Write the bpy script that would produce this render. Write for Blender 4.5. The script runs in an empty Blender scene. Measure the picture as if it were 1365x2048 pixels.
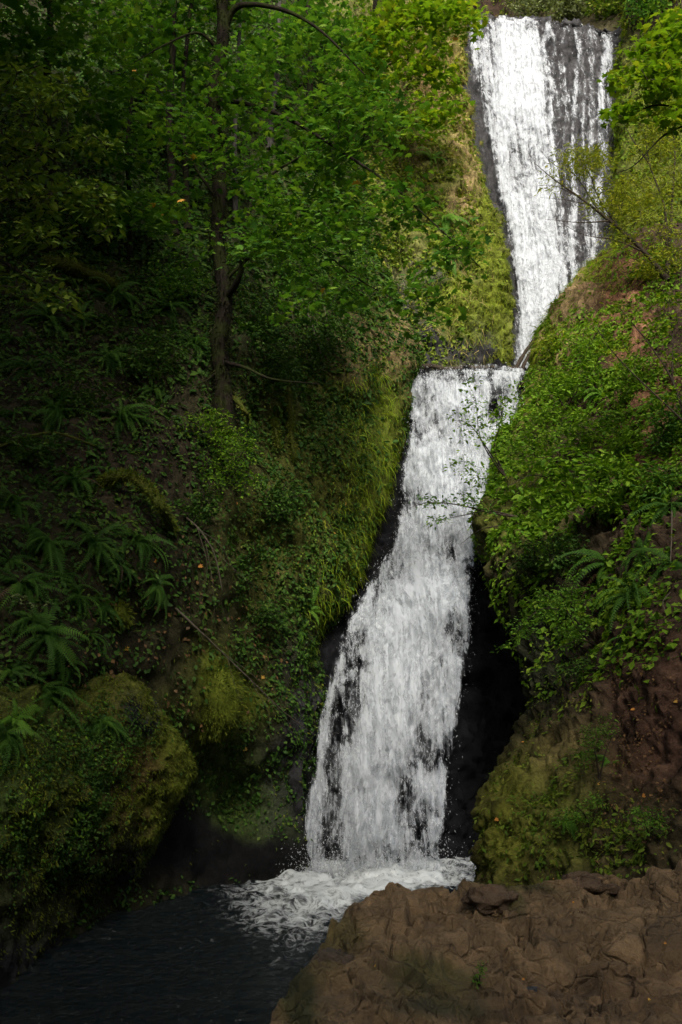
import bpy, math, random
import numpy as np
from mathutils import Vector
from mathutils.bvhtree import BVHTree

# ------------------------------------------------------------------ camera, sky, sun, exposure
SC = bpy.context.scene
COL = SC.collection
R = math.radians
W, H, F = 1365.0, 2048.0, 1991.0          # photograph size and focal length in its pixels (35 mm on 36 mm)
CAM = np.array([0.0, 0.0, 6.0])           # six metres above the pool
PITCH = R(8.7)

cam_data = bpy.data.cameras.new('camera')
cam = bpy.data.objects.new('camera', cam_data)
COL.objects.link(cam)
cam.location = CAM
cam.rotation_euler = (R(90) + PITCH, 0, 0)
cam_data.sensor_fit = 'VERTICAL'
cam_data.sensor_height = 36.0
cam_data.lens = 35.0
cam_data.clip_start = 0.1
cam_data.clip_end = 2000
SC.camera = cam

SUN_AZ, SUN_EL = R(178), R(38)            # azimuth clockwise from +Y: behind the camera, a little to the right
world = bpy.data.worlds.new('World')
SC.world = world
world.use_nodes = True
wn = world.node_tree
sky = wn.nodes.new('ShaderNodeTexSky')
sky.sky_type = 'NISHITA'
sky.sun_disc = False
sky.sun_elevation = SUN_EL
sky.sun_rotation = SUN_AZ
sky.air_density = 0.6
sky.dust_density = 5.0
sky.ozone_density = 0.4
wn.links.new(sky.outputs[0], wn.nodes['Background'].inputs[0])
wn.nodes['Background'].inputs[1].default_value = 0.075
sun_l = bpy.data.lights.new('sun', 'SUN')
sun_l.energy = 1.5
sun_l.angle = R(14)
sun_l.color = (1.0, 0.965, 0.91)
sun = bpy.data.objects.new('sun', sun_l)
COL.objects.link(sun)
sd = Vector((math.sin(SUN_AZ) * math.cos(SUN_EL), math.cos(SUN_AZ) * math.cos(SUN_EL), math.sin(SUN_EL)))
sun.rotation_euler = sd.to_track_quat('Z', 'Y').to_euler()
sun.location = sd * 100

SC.view_settings.view_transform = 'Standard'
SC.view_settings.look = 'None'
SC.view_settings.gamma = 1
SC.view_settings.use_curve_mapping = False
SC.view_settings.exposure = 1.7
cy = SC.cycles
cy.use_denoising = True
cy.max_bounces = 6
cy.diffuse_bounces = 3
cy.glossy_bounces = 2
cy.transmission_bounces = 3
cy.transparent_max_bounces = 16
cy.volume_bounces = 1
cy.volume_step_rate = 2.0
cy.volume_max_steps = 64
cy.caustics_reflective = False
cy.caustics_refractive = False
cy.use_adaptive_sampling = True
cy.adaptive_threshold = 0.015

# ------------------------------------------------------------------ pixel <-> place
CP, SP = math.cos(PITCH), math.sin(PITCH)


def at(u, v, Y):
    """the point seen at photo pixel u, v that lies Y metres in front of the camera (world y)"""
    u = np.asarray(u, float); v = np.asarray(v, float); Y = np.asarray(Y, float)
    a = (u - W / 2) / F
    b = (H / 2 - v) / F
    fy = CP - b * SP
    fz = SP + b * CP
    k = Y / fy
    return np.stack(np.broadcast_arrays(a * k, Y, 6.0 + fz * k), -1)


def pix(P):
    """photo pixel of world points"""
    P = np.asarray(P, float)
    d = P - CAM
    f = d[..., 1] * CP + d[..., 2] * SP
    up = -d[..., 1] * SP + d[..., 2] * CP
    f = np.where(np.abs(f) < 1e-4, 1e-4, f)
    return W / 2 + F * d[..., 0] / f, H / 2 - F * up / f


def wz(u, Y, z):
    """point at depth Y and height z whose image column is u"""
    f = Y * CP + (z - 6.0) * SP
    return np.array([(u - W / 2) / F * f, Y, z])


# ------------------------------------------------------------------ noise
def _h(ix, iy, iz, seed):
    h = (ix.astype(np.uint32) * np.uint32(374761393) + iy.astype(np.uint32) * np.uint32(668265263)
         + iz.astype(np.uint32) * np.uint32(2147483647) + np.uint32((seed * 974711 + 12345) & 0xffffffff))
    h = (h ^ (h >> np.uint32(13))) * np.uint32(1274126177)
    h = (h ^ (h >> np.uint32(16))) * np.uint32(2246822519)
    return h ^ (h >> np.uint32(15))


def hf(ix, iy, iz, seed):
    return _h(ix, iy, iz, seed).astype(np.float64) / 4294967295.0


def vnoise(P, seed=0):
    q = np.floor(P)
    f = P - q
    q = q.astype(np.int64)
    f = f * f * f * (f * (f * 6 - 15) + 10)
    out = 0
    for dx in (0, 1):
        wx = f[..., 0] if dx else 1 - f[..., 0]
        for dy in (0, 1):
            wy = f[..., 1] if dy else 1 - f[..., 1]
            for dz in (0, 1):
                wzz = f[..., 2] if dz else 1 - f[..., 2]
                out = out + wx * wy * wzz * hf(q[..., 0] + dx, q[..., 1] + dy, q[..., 2] + dz, seed)
    return out * 2 - 1


def fbm(P, octaves=4, seed=0, gain=0.5):
    a, s, t = 1.0, 0.0, 0.0
    Q = np.asarray(P, float)
    for o in range(octaves):
        s = s + a * vnoise(Q, seed + o * 17)
        t += a
        a *= gain
        Q = Q * 2.03 + 7.3
    return s / t


def facets(P, seed=0, tilt=1.0, sharp=16.0):
    """broken-rock relief: each cell of a jittered grid is a plane of its own tilt, joined by narrow slopes; returns height, edge distance and a number of the cell's own"""
    q = np.floor(P).astype(np.int64)
    best = np.full(P.shape[:-1], 1e9); sec = best.copy(); num = np.zeros_like(best); den = np.zeros_like(best); own = np.zeros_like(best)
    for dx in (-1, 0, 1):
        for dy in (-1, 0, 1):
            for dz in (-1, 0, 1):
                c = q + np.array([dx, dy, dz])
                j = np.stack([hf(c[..., 0], c[..., 1], c[..., 2], seed + k) for k in range(3)], -1)
                rel = P - (c + j)
                d = (rel ** 2).sum(-1)
                n = np.stack([hf(c[..., 0], c[..., 1], c[..., 2], seed + 5 + k) * 2 - 1 for k in range(3)], -1)
                hh = (hf(c[..., 0], c[..., 1], c[..., 2], seed + 9) - .5) + tilt * (rel * n).sum(-1)
                w = np.exp(-sharp * d) + 1e-12
                num += w * hh; den += w; own += w * hf(c[..., 0], c[..., 1], c[..., 2], seed + 13)
                m = d < best
                sec = np.where(m, best, np.minimum(sec, d))
                best = np.where(m, d, best)
    return num / den, np.sqrt(sec) - np.sqrt(best), own / den


# ------------------------------------------------------------------ mesh helpers
def make_mesh(name, verts, faces, smooth=False, attrs=None, colors=None):
    """verts Nx3, faces MxK (one face size)"""
    verts = np.ascontiguousarray(verts, np.float32)
    faces = np.ascontiguousarray(faces, np.int32)
    me = bpy.data.meshes.new(name)
    me.vertices.add(len(verts))
    me.vertices.foreach_set('co', verts.ravel())
    me.loops.add(faces.size)
    me.loops.foreach_set('vertex_index', faces.ravel())
    me.polygons.add(len(faces))
    me.polygons.foreach_set('loop_start', np.arange(0, faces.size, faces.shape[1], dtype=np.int32))
    me.update(calc_edges=True)
    if smooth:
        me.polygons.foreach_set('use_smooth', np.ones(len(faces), bool))
    for k, a in (attrs or {}).items():
        a = np.asarray(a, np.float32)
        if a.ndim == 1:
            at_ = me.attributes.new(k, 'FLOAT', 'POINT'); at_.data.foreach_set('value', a)
        else:
            at_ = me.attributes.new(k, 'FLOAT_VECTOR', 'POINT'); at_.data.foreach_set('vector', np.ascontiguousarray(a).ravel())
    return me


def link(name, me, mat=None, parent=None, loc=None, kind=None):
    o = bpy.data.objects.new(name, me)
    COL.objects.link(o)
    if mat is not None and me is not None and not me.materials:
        me.materials.append(mat)
    if parent is not None:
        o.parent = parent
    if loc is not None:
        o.location = [float(c) for c in loc]
    if kind:
        o['kind'] = kind
    return o


def tag(o, label, cat, group=None, kind=None):
    o['label'] = label
    o['category'] = cat
    if group:
        o['group'] = group
    if kind:
        o['kind'] = kind
    return o


def thing(name, label, cat, base, group=None):
    o = link(name, None, loc=base)
    return tag(o, label, cat, group)


def nrm(a):
    return a / np.maximum(np.linalg.norm(a, axis=-1, keepdims=True), 1e-9)


def tubes(paths, radii, sides=5):
    """paths M,K,3 with radii M,K -> verts, quads"""
    paths = np.asarray(paths, float); radii = np.asarray(radii, float)
    M, K, _ = paths.shape
    t = np.gradient(paths, axis=1)
    t = nrm(t)
    ref = np.where(np.abs(t[:, :1, 2:3]) > 0.8, np.array([[[1.0, 0.13, 0]]]), np.array([[[0.11, 0.07, 1.0]]]))
    ref = np.broadcast_to(ref, t.shape)
    n1 = nrm(np.cross(t, ref)); n2 = np.cross(t, n1)
    a = np.linspace(0, 2 * np.pi, sides, endpoint=False)
    ring = (n1[:, :, None, :] * np.cos(a)[None, None, :, None] + n2[:, :, None, :] * np.sin(a)[None, None, :, None])
    V = paths[:, :, None, :] + ring * radii[:, :, None, None]
    V = V.reshape(-1, 3)
    idx = np.arange(M * K * sides).reshape(M, K, sides)
    q = np.stack([idx[:, :-1, :], np.roll(idx, -1, 2)[:, :-1, :], np.roll(idx, -1, 2)[:, 1:, :], idx[:, 1:, :]], -1)
    return V, q.reshape(-1, 4)


def smooth_path(pts, n):
    """Catmull-Rom through points, n samples"""
    P = np.asarray(pts, float)
    k = len(P)
    Q = np.vstack([2 * P[0] - P[1], P, 2 * P[-1] - P[-2]])
    s = np.linspace(0, k - 1 - 1e-9, n)
    i = np.floor(s).astype(int); f = (s - i)[:, None]
    p0, p1, p2, p3 = Q[i], Q[i + 1], Q[i + 2], Q[i + 3]
    return 0.5 * (2 * p1 + (p2 - p0) * f + (2 * p0 - 5 * p1 + 4 * p2 - p3) * f ** 2 + (3 * p1 - p0 - 3 * p2 + p3) * f ** 3)


def cr_axis(P, n, axis):
    P = np.moveaxis(P, axis, 0)
    k = P.shape[0]
    Q = np.concatenate([2 * P[:1] - P[1:2], P, 2 * P[-1:] - P[-2:-1]], 0)
    s = np.linspace(0, k - 1 - 1e-9, n)
    i = np.floor(s).astype(int)
    f = (s - i).reshape((-1,) + (1,) * (P.ndim - 1))
    p0, p1, p2, p3 = Q[i], Q[i + 1], Q[i + 2], Q[i + 3]
    o = 0.5 * (2 * p1 + (p2 - p0) * f + (2 * p0 - 5 * p1 + 4 * p2 - p3) * f ** 2 + (3 * p1 - p0 - 3 * p2 + p3) * f ** 3)
    return np.moveaxis(o, 0, axis)


def grid_quads(n, m):
    i = np.arange(n * m).reshape(n, m)
    return np.stack([i[:-1, :-1], i[:-1, 1:], i[1:, 1:], i[1:, :-1]], -1).reshape(-1, 4)


def grid_normals(P):
    du = np.gradient(P, axis=1); dv = np.gradient(P, axis=0)
    return nrm(np.cross(dv, du))


# ------------------------------------------------------------------ materials
def nd(nt, kind, **inp):
    n = nt.nodes.new(kind)
    for k, v in inp.items():
        if k.startswith('_'):
            setattr(n, k[1:], v)
        else:
            n.inputs[k].default_value = v
    return n


def new_mat(name):
    m = bpy.data.materials.new(name)
    m.use_nodes = True
    nt = m.node_tree
    nt.nodes.clear()
    out = nt.nodes.new('ShaderNodeOutputMaterial')
    return m, nt, out


def ramp(nt, stops, interp='LINEAR'):
    r = nt.nodes.new('ShaderNodeValToRGB')
    r.color_ramp.interpolation = interp
    e = r.color_ramp.elements
    while len(e) > 1:
        e.remove(e[-1])
    e[0].position = stops[0][0]; e[0].color = (*stops[0][1], 1)
    for p, c in stops[1:]:
        x = e.new(p); x.color = (*c, 1)
    return r


def leaf_mat(name, cols, trans=0.4, rough=0.6, spec=0.12):
    """leaf: colour by each leaf's own random number, some light through the blade"""
    m, nt, out = new_mat(name)
    a = nd(nt, 'ShaderNodeAttribute', _attribute_name='rnd')
    k = len(cols) - 1
    r = ramp(nt, [(i / k, c) for i, c in enumerate(cols)])
    nt.links.new(a.outputs['Fac'], r.inputs[0])
    p = nd(nt, 'ShaderNodeBsdfPrincipled', Roughness=rough)
    p.inputs['Specular IOR Level'].default_value = spec
    nt.links.new(r.outputs[0], p.inputs['Base Color'])
    t = nt.nodes.new('ShaderNodeBsdfTranslucent')
    mul = nd(nt, 'ShaderNodeMix', _data_type='RGBA', _blend_type='MULTIPLY')
    mul.inputs[0].default_value = 1.0
    mul.inputs[7].default_value = (1.25, 1.3, 0.55, 1)
    nt.links.new(r.outputs[0], mul.inputs[6])
    nt.links.new(mul.outputs[2], t.inputs[0])
    mx = nt.nodes.new('ShaderNodeMixShader'); mx.inputs[0].default_value = trans
    nt.links.new(p.outputs[0], mx.inputs[1]); nt.links.new(t.outputs[0], mx.inputs[2])
    nt.links.new(mx.outputs[0], out.inputs[0])
    return m


def ground_mat(name, rough=0.9, scale=1.0, bump=0.6, spec=0.08, contrast=(0.45, 1.6), grain=(.45, 1.55)):
    """soil / moss / rock: the kind of cover comes from the 'tint' attribute, grain and stains from noise"""
    m, nt, out = new_mat(name)
    a = nd(nt, 'ShaderNodeAttribute', _attribute_name='tint')
    g = nt.nodes.new('ShaderNodeNewGeometry')
    n1 = nd(nt, 'ShaderNodeTexNoise', Scale=1.3 * scale, Detail=6.0, Roughness=0.65)
    n2 = nd(nt, 'ShaderNodeTexNoise', Scale=14.0 * scale, Detail=8.0, Roughness=0.7)
    for n in (n1, n2):
        nt.links.new(g.outputs['Position'], n.inputs['Vector'])
    r1 = nd(nt, 'ShaderNodeMapRange'); r1.inputs[1].default_value = .3; r1.inputs[2].default_value = .7
    r1.inputs[3].default_value = contrast[0]; r1.inputs[4].default_value = contrast[1]
    nt.links.new(n1.outputs['Fac'], r1.inputs[0])
    r2 = nd(nt, 'ShaderNodeMapRange'); r2.inputs[1].default_value = .3; r2.inputs[2].default_value = .7
    r2.inputs[3].default_value = grain[0]; r2.inputs[4].default_value = grain[1]
    nt.links.new(n2.outputs['Fac'], r2.inputs[0])
    mm = nd(nt, 'ShaderNodeMath', _operation='MULTIPLY')
    nt.links.new(r1.outputs[0], mm.inputs[0]); nt.links.new(r2.outputs[0], mm.inputs[1])
    vm = nd(nt, 'ShaderNodeVectorMath', _operation='SCALE')
    nt.links.new(a.outputs['Vector'], vm.inputs[0]); nt.links.new(mm.outputs[0], vm.inputs['Scale'])
    p = nd(nt, 'ShaderNodeBsdfPrincipled', Roughness=rough)
    p.inputs['Specular IOR Level'].default_value = spec
    nt.links.new(vm.outputs[0], p.inputs['Base Color'])
    b = nd(nt, 'ShaderNodeBump', Strength=bump, Distance=0.12)
    nt.links.new(n2.outputs['Fac'], b.inputs['Height'])
    nt.links.new(b.outputs[0], p.inputs['Normal'])
    nt.links.new(p.outputs[0], out.inputs[0])
    return m


def bark_mat(name, c1, c2, moss=None, rough=0.9):
    m, nt, out = new_mat(name)
    g = nt.nodes.new('ShaderNodeNewGeometry')
    n1 = nd(nt, 'ShaderNodeTexNoise', Scale=9.0, Detail=7.0, Roughness=0.7)
    mp = nd(nt, 'ShaderNodeMapping'); mp.inputs['Scale'].default_value = (1, 1, 0.25)
    nt.links.new(g.outputs['Position'], mp.inputs[0]); nt.links.new(mp.outputs[0], n1.inputs[0])
    r = ramp(nt, [(0.3, c1), (0.7, c2)])
    nt.links.new(n1.outputs['Fac'], r.inputs[0])
    p = nd(nt, 'ShaderNodeBsdfPrincipled', Roughness=rough)
    p.inputs['Specular IOR Level'].default_value = 0.08
    col = r.outputs[0]
    if moss:
        n2 = nd(nt, 'ShaderNodeTexNoise', Scale=2.2, Detail=5.0, Roughness=0.6)
        nt.links.new(g.outputs['Position'], n2.inputs[0])
        f = nd(nt, 'ShaderNodeMapRange'); f.inputs[1].default_value = .46; f.inputs[2].default_value = .56
        nt.links.new(n2.outputs['Fac'], f.inputs[0])
        mx = nd(nt, 'ShaderNodeMix', _data_type='RGBA'); mx.inputs[7].default_value = (*moss, 1)
        nt.links.new(f.outputs[0], mx.inputs[0]); nt.links.new(col, mx.inputs[6])
        col = mx.outputs[2]
    nt.links.new(col, p.inputs['Base Color'])
    b = nd(nt, 'ShaderNodeBump', Strength=0.8, Distance=0.05)
    nt.links.new(n1.outputs['Fac'], b.inputs['Height']); nt.links.new(b.outputs[0], p.inputs['Normal'])
    nt.links.new(p.outputs[0], out.inputs[0])
    return m


def water_mat(name, xs=2.9, ys=1.35, soft=0.13):
    """falling white water: froth where the 'dens' attribute is high, see-through gaps where it is low"""
    m, nt, out = new_mat(name)
    fl = nd(nt, 'ShaderNodeAttribute', _attribute_name='flow')
    de = nd(nt, 'ShaderNodeAttribute', _attribute_name='dens')

    def noise(sx, sy, det, rough, dist):
        mp = nd(nt, 'ShaderNodeMapping'); mp.inputs['Scale'].default_value = (sx, sy, 1)
        nt.links.new(fl.outputs['Vector'], mp.inputs[0])
        n = nd(nt, 'ShaderNodeTexNoise', Scale=1.0, Detail=det, Roughness=rough, Distortion=dist)
        nt.links.new(mp.outputs[0], n.inputs[0])
        return n.outputs['Fac']
    a = noise(xs, ys, 7, 0.66, 0.7)
    b = noise(xs * 3.0, ys * 2.4, 5, 0.68, 1.0)
    c = noise(xs * 1.8, ys * 0.13, 6, 0.66, 0.45)
    m1 = nd(nt, 'ShaderNodeMath', _operation='MULTIPLY'); m1.inputs[1].default_value = 0.42
    nt.links.new(a, m1.inputs[0])
    m1b = nd(nt, 'ShaderNodeMath', _operation='MULTIPLY_ADD'); m1b.inputs[1].default_value = 0.33
    nt.links.new(c, m1b.inputs[0]); nt.links.new(m1.outputs[0], m1b.inputs[2])
    m2 = nd(nt, 'ShaderNodeMath', _operation='MULTIPLY_ADD'); m2.inputs[1].default_value = 0.25
    nt.links.new(b, m2.inputs[0]); nt.links.new(m1b.outputs[0], m2.inputs[2])
    am = nd(nt, 'ShaderNodeMath', _operation='MULTIPLY_ADD'); am.inputs[1].default_value = 2.0; am.inputs[2].default_value = -0.5
    nt.links.new(m2.outputs[0], am.inputs[0])
    m2 = am
    # threshold = 0.5 + (0.5-dens)*0.5
    th = nd(nt, 'ShaderNodeMath', _operation='MULTIPLY_ADD'); th.inputs[1].default_value = 0.5; th.inputs[2].default_value = -0.75
    nt.links.new(de.outputs['Fac'], th.inputs[0])
    ad = nd(nt, 'ShaderNodeMath', _operation='ADD')
    nt.links.new(m2.outputs[0], ad.inputs[0]); nt.links.new(th.outputs[0], ad.inputs[1])
    al = nd(nt, 'ShaderNodeMapRange', _interpolation_type='SMOOTHSTEP')
    al.inputs[1].default_value = -soft; al.inputs[2].default_value = soft
    nt.links.new(ad.outputs[0], al.inputs[0])
    d = nd(nt, 'ShaderNodeBsdfPrincipled', Roughness=0.6)
    d.inputs['Base Color'].default_value = (0.59, 0.63, 0.66, 1)
    d.inputs['Specular IOR Level'].default_value = 0.3
    bp = nd(nt, 'ShaderNodeBump', Strength=0.6, Distance=0.2)
    nt.links.new(m2.outputs[0], bp.inputs['Height']); nt.links.new(bp.outputs[0], d.inputs['Normal'])
    tl = nt.nodes.new('ShaderNodeBsdfTranslucent'); tl.inputs[0].default_value = (0.58, 0.62, 0.64, 1)
    mx0 = nt.nodes.new('ShaderNodeMixShader'); mx0.inputs[0].default_value = 0.35
    nt.links.new(d.outputs[0], mx0.inputs[1]); nt.links.new(tl.outputs[0], mx0.inputs[2])
    tr = nt.nodes.new('ShaderNodeBsdfTransparent')
    mx = nt.nodes.new('ShaderNodeMixShader')
    veil = nd(nt, 'ShaderNodeMapRange'); veil.inputs[1].default_value = 0.38; veil.inputs[2].default_value = 0.9; veil.inputs[4].default_value = 0.30
    nt.links.new(de.outputs['Fac'], veil.inputs[0])
    sm_ = nd(nt, 'ShaderNodeMath', _operation='MULTIPLY_ADD', _use_clamp=True); sm_.inputs[1].default_value = 0.80
    nt.links.new(al.outputs[0], sm_.inputs[0]); nt.links.new(veil.outputs[0], sm_.inputs[2])
    nt.links.new(sm_.outputs[0], mx.inputs[0]); nt.links.new(tr.outputs[0], mx.inputs[1]); nt.links.new(mx0.outputs[0], mx.inputs[2])
    nt.links.new(mx.outputs[0], out.inputs[0])
    return m


def plain_mat(name, col, rough=0.6, trans=0.0):
    m, nt, out = new_mat(name)
    p = nd(nt, 'ShaderNodeBsdfPrincipled', Roughness=rough)
    g = nt.nodes.new('ShaderNodeNewGeometry')
    n = nd(nt, 'ShaderNodeTexNoise', Scale=6.0, Detail=3.0)
    nt.links.new(g.outputs['Position'], n.inputs[0])
    r = ramp(nt, [(0.3, tuple(c * .75 for c in col)), (0.7, tuple(min(1, c * 1.15) for c in col))])
    nt.links.new(n.outputs['Fac'], r.inputs[0]); nt.links.new(r.outputs[0], p.inputs['Base Color'])
    if trans:
        t = nt.nodes.new('ShaderNodeBsdfTranslucent'); t.inputs[0].default_value = (*col, 1)
        mx = nt.nodes.new('ShaderNodeMixShader'); mx.inputs[0].default_value = trans
        nt.links.new(p.outputs[0], mx.inputs[1]); nt.links.new(t.outputs[0], mx.inputs[2]); nt.links.new(mx.outputs[0], out.inputs[0])
    else:
        nt.links.new(p.outputs[0], out.inputs[0])
    return m


M = {}
M['ground'] = ground_mat('moss_and_soil')
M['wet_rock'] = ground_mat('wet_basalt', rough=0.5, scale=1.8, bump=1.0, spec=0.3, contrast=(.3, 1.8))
M['dark_rock'] = ground_mat('wet_basalt_painted_shade', rough=0.75, scale=1.8, bump=1.0, spec=0.12, contrast=(.3, 1.8))  # darker copy of the wet basalt; recess shade is put into its colour
def add_cracks(m):
    """fine fracture relief: warped cell edges at two sizes, as bump"""
    nt = m.node_tree
    p = next(n for n in nt.nodes if n.type == 'BSDF_PRINCIPLED')
    last = p.inputs['Normal'].links[0].from_socket
    g = nt.nodes.new('ShaderNodeNewGeometry')
    nz = nd(nt, 'ShaderNodeTexNoise', Scale=2.5, Detail=4.0)
    nt.links.new(g.outputs['Position'], nz.inputs['Vector'])
    sc = nd(nt, 'ShaderNodeVectorMath', _operation='SCALE'); sc.inputs['Scale'].default_value = 0.16
    nt.links.new(nz.outputs['Color'], sc.inputs[0])
    ad = nd(nt, 'ShaderNodeVectorMath', _operation='ADD')
    nt.links.new(g.outputs['Position'], ad.inputs[0]); nt.links.new(sc.outputs[0], ad.inputs[1])
    for scale, dist, wid in ((1.5, .05, .03), (4.0, .014, .05)):
        vo = nd(nt, 'ShaderNodeTexVoronoi', _feature='DISTANCE_TO_EDGE', Scale=scale)
        nt.links.new(ad.outputs[0], vo.inputs['Vector'])
        mr = nd(nt, 'ShaderNodeMapRange'); mr.inputs[1].default_value = 0.0; mr.inputs[2].default_value = wid
        nt.links.new(vo.outputs['Distance'], mr.inputs[0])
        v2 = nd(nt, 'ShaderNodeTexVoronoi', Scale=scale)
        nt.links.new(ad.outputs[0], v2.inputs['Vector'])
        su = nd(nt, 'ShaderNodeMath', _operation='MULTIPLY_ADD'); su.inputs[1].default_value = 0.5
        nt.links.new(v2.outputs['Distance'], su.inputs[0]); nt.links.new(mr.outputs[0], su.inputs[2])
        b = nd(nt, 'ShaderNodeBump', Strength=1.0, Distance=dist)
        nt.links.new(su.outputs[0], b.inputs['Height']); nt.links.new(last, b.inputs['Normal'])
        last = b.outputs[0]
    nt.links.new(last, p.inputs['Normal'])
    return m


M['dry_rock'] = ground_mat('brown_bedrock', rough=0.8, scale=2.2, bump=0.8, spec=0.3, contrast=(0.6, 1.4), grain=(.7, 1.3))
add_cracks(M['dry_rock'])
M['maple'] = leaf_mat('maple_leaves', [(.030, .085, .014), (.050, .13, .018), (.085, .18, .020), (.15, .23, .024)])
M['maple_bright'] = leaf_mat('bright_green_maple_leaves', [(.07, .15, .010), (.11, .21, .012), (.17, .26, .016), (.28, .29, .02)], 0.45)  # brighter, yellower leaf green than the plain maple leaves
M['oval'] = leaf_mat('oval_leaves', [(.04, .09, .014), (.07, .13, .016), (.13, .19, .02), (.20, .24, .04)], 0.35, 0.5, .3)
M['shrub'] = leaf_mat('shrub_leaves', [(.05, .12, .010), (.085, .18, .012), (.14, .25, .016), (.20, .29, .03)], 0.42)
M['willow'] = leaf_mat('willow_leaves', [(.10, .13, .012), (.15, .19, .014), (.22, .25, .018), (.30, .28, .02)], 0.4)
M['greybush'] = leaf_mat('grey_green_leaves', [(.09, .12, .05), (.14, .17, .07), (.20, .23, .10)], 0.3)
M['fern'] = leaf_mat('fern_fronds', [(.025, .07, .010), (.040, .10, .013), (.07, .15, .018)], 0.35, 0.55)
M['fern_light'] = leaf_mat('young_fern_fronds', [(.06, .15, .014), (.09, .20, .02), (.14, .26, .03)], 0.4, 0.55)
M['ivy'] = leaf_mat('ivy_leaves', [(.016, .045, .008), (.028, .07, .010), (.05, .11, .014), (.09, .13, .02)], 0.25)
M['herb_light'] = leaf_mat('herb_leaves_painted_lit', [(.08, .13, .014), (.12, .18, .018), (.18, .23, .025), (.26, .24, .05)], 0.35)  # lighter copy of herb; sunlight on the rib put into its colour
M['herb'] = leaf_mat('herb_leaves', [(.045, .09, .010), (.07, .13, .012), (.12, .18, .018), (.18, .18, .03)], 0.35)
M['grass'] = leaf_mat('green_grass', [(.09, .15, .010), (.14, .21, .012), (.20, .26, .014), (.27, .27, .03)], 0.4)
M['rimgrass'] = leaf_mat('rim_grass_painted_lit', [(.11, .19, .010), (.17, .26, .012), (.24, .32, .014), (.30, .32, .03)], 0.4)  # lighter grass copy; light missing on the shaded rim put into colour
M['drygrass'] = leaf_mat('dry_grass', [(.16, .14, .04), (.26, .21, .08), (.34, .27, .11), (.15, .18, .03)], 0.35)
M['mossfuzz'] = leaf_mat('moss_fuzz', [(.045, .065, .008), (.080, .105, .010), (.13, .145, .012), (.05, .10, .012)], 0.25)
M['mossdark'] = leaf_mat('trunk_moss', [(.012, .015, .004), (.028, .032, .006), (.010, .010, .006)], 0.2)
M['litter'] = leaf_mat('leaf_litter', [(.05, .03, .015), (.09, .05, .022), (.14, .08, .03), (.08, .06, .04)], 0.15)
M['autumn'] = leaf_mat('autumn_leaf', [(.55, .22, .05), (.60, .30, .06), (.65, .42, .08)], 0.2)
M['bark'] = bark_mat('mossy_bark', (.006, .005, .004), (.022, .017, .012), (.018, .022, .006))
M['barkpale'] = bark_mat('pale_bark', (.03, .028, .024), (.075, .07, .06))
M['twig'] = bark_mat('twig_bark', (.02, .016, .012), (.06, .048, .034))
M['deadwood'] = bark_mat('dead_wood', (.05, .043, .03), (.12, .10, .075))
M['mosslog'] = bark_mat('moss_covered_wood', (.025, .03, .007), (.075, .08, .012), (.05, .062, .010))
M['water'] = water_mat('white_water')
M['drops'] = plain_mat('water_drops', (.58, .61, .62), 0.3, 0.3)

rng = np.random.default_rng(7)
random.seed(7)

# ------------------------------------------------------------------ terrain sheets
PATCH = {}


def pt(s):
    if s[0] == 'z':
        return wz(*s[1:])
    if s[0] == 'w':
        return np.array(s[1:], float)
    return at(*s)


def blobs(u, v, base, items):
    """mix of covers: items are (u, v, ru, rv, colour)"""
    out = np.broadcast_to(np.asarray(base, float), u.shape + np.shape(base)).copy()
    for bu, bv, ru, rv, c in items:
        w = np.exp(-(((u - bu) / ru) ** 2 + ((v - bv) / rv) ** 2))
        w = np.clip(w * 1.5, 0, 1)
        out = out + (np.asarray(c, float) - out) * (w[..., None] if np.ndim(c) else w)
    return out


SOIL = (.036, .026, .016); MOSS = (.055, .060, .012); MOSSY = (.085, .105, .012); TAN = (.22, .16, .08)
ROCK = (.028, .028, .028); RED = (.12, .062, .034); GREEN = (.04, .06, .014); DARKS = (.028, .022, .014)


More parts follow.
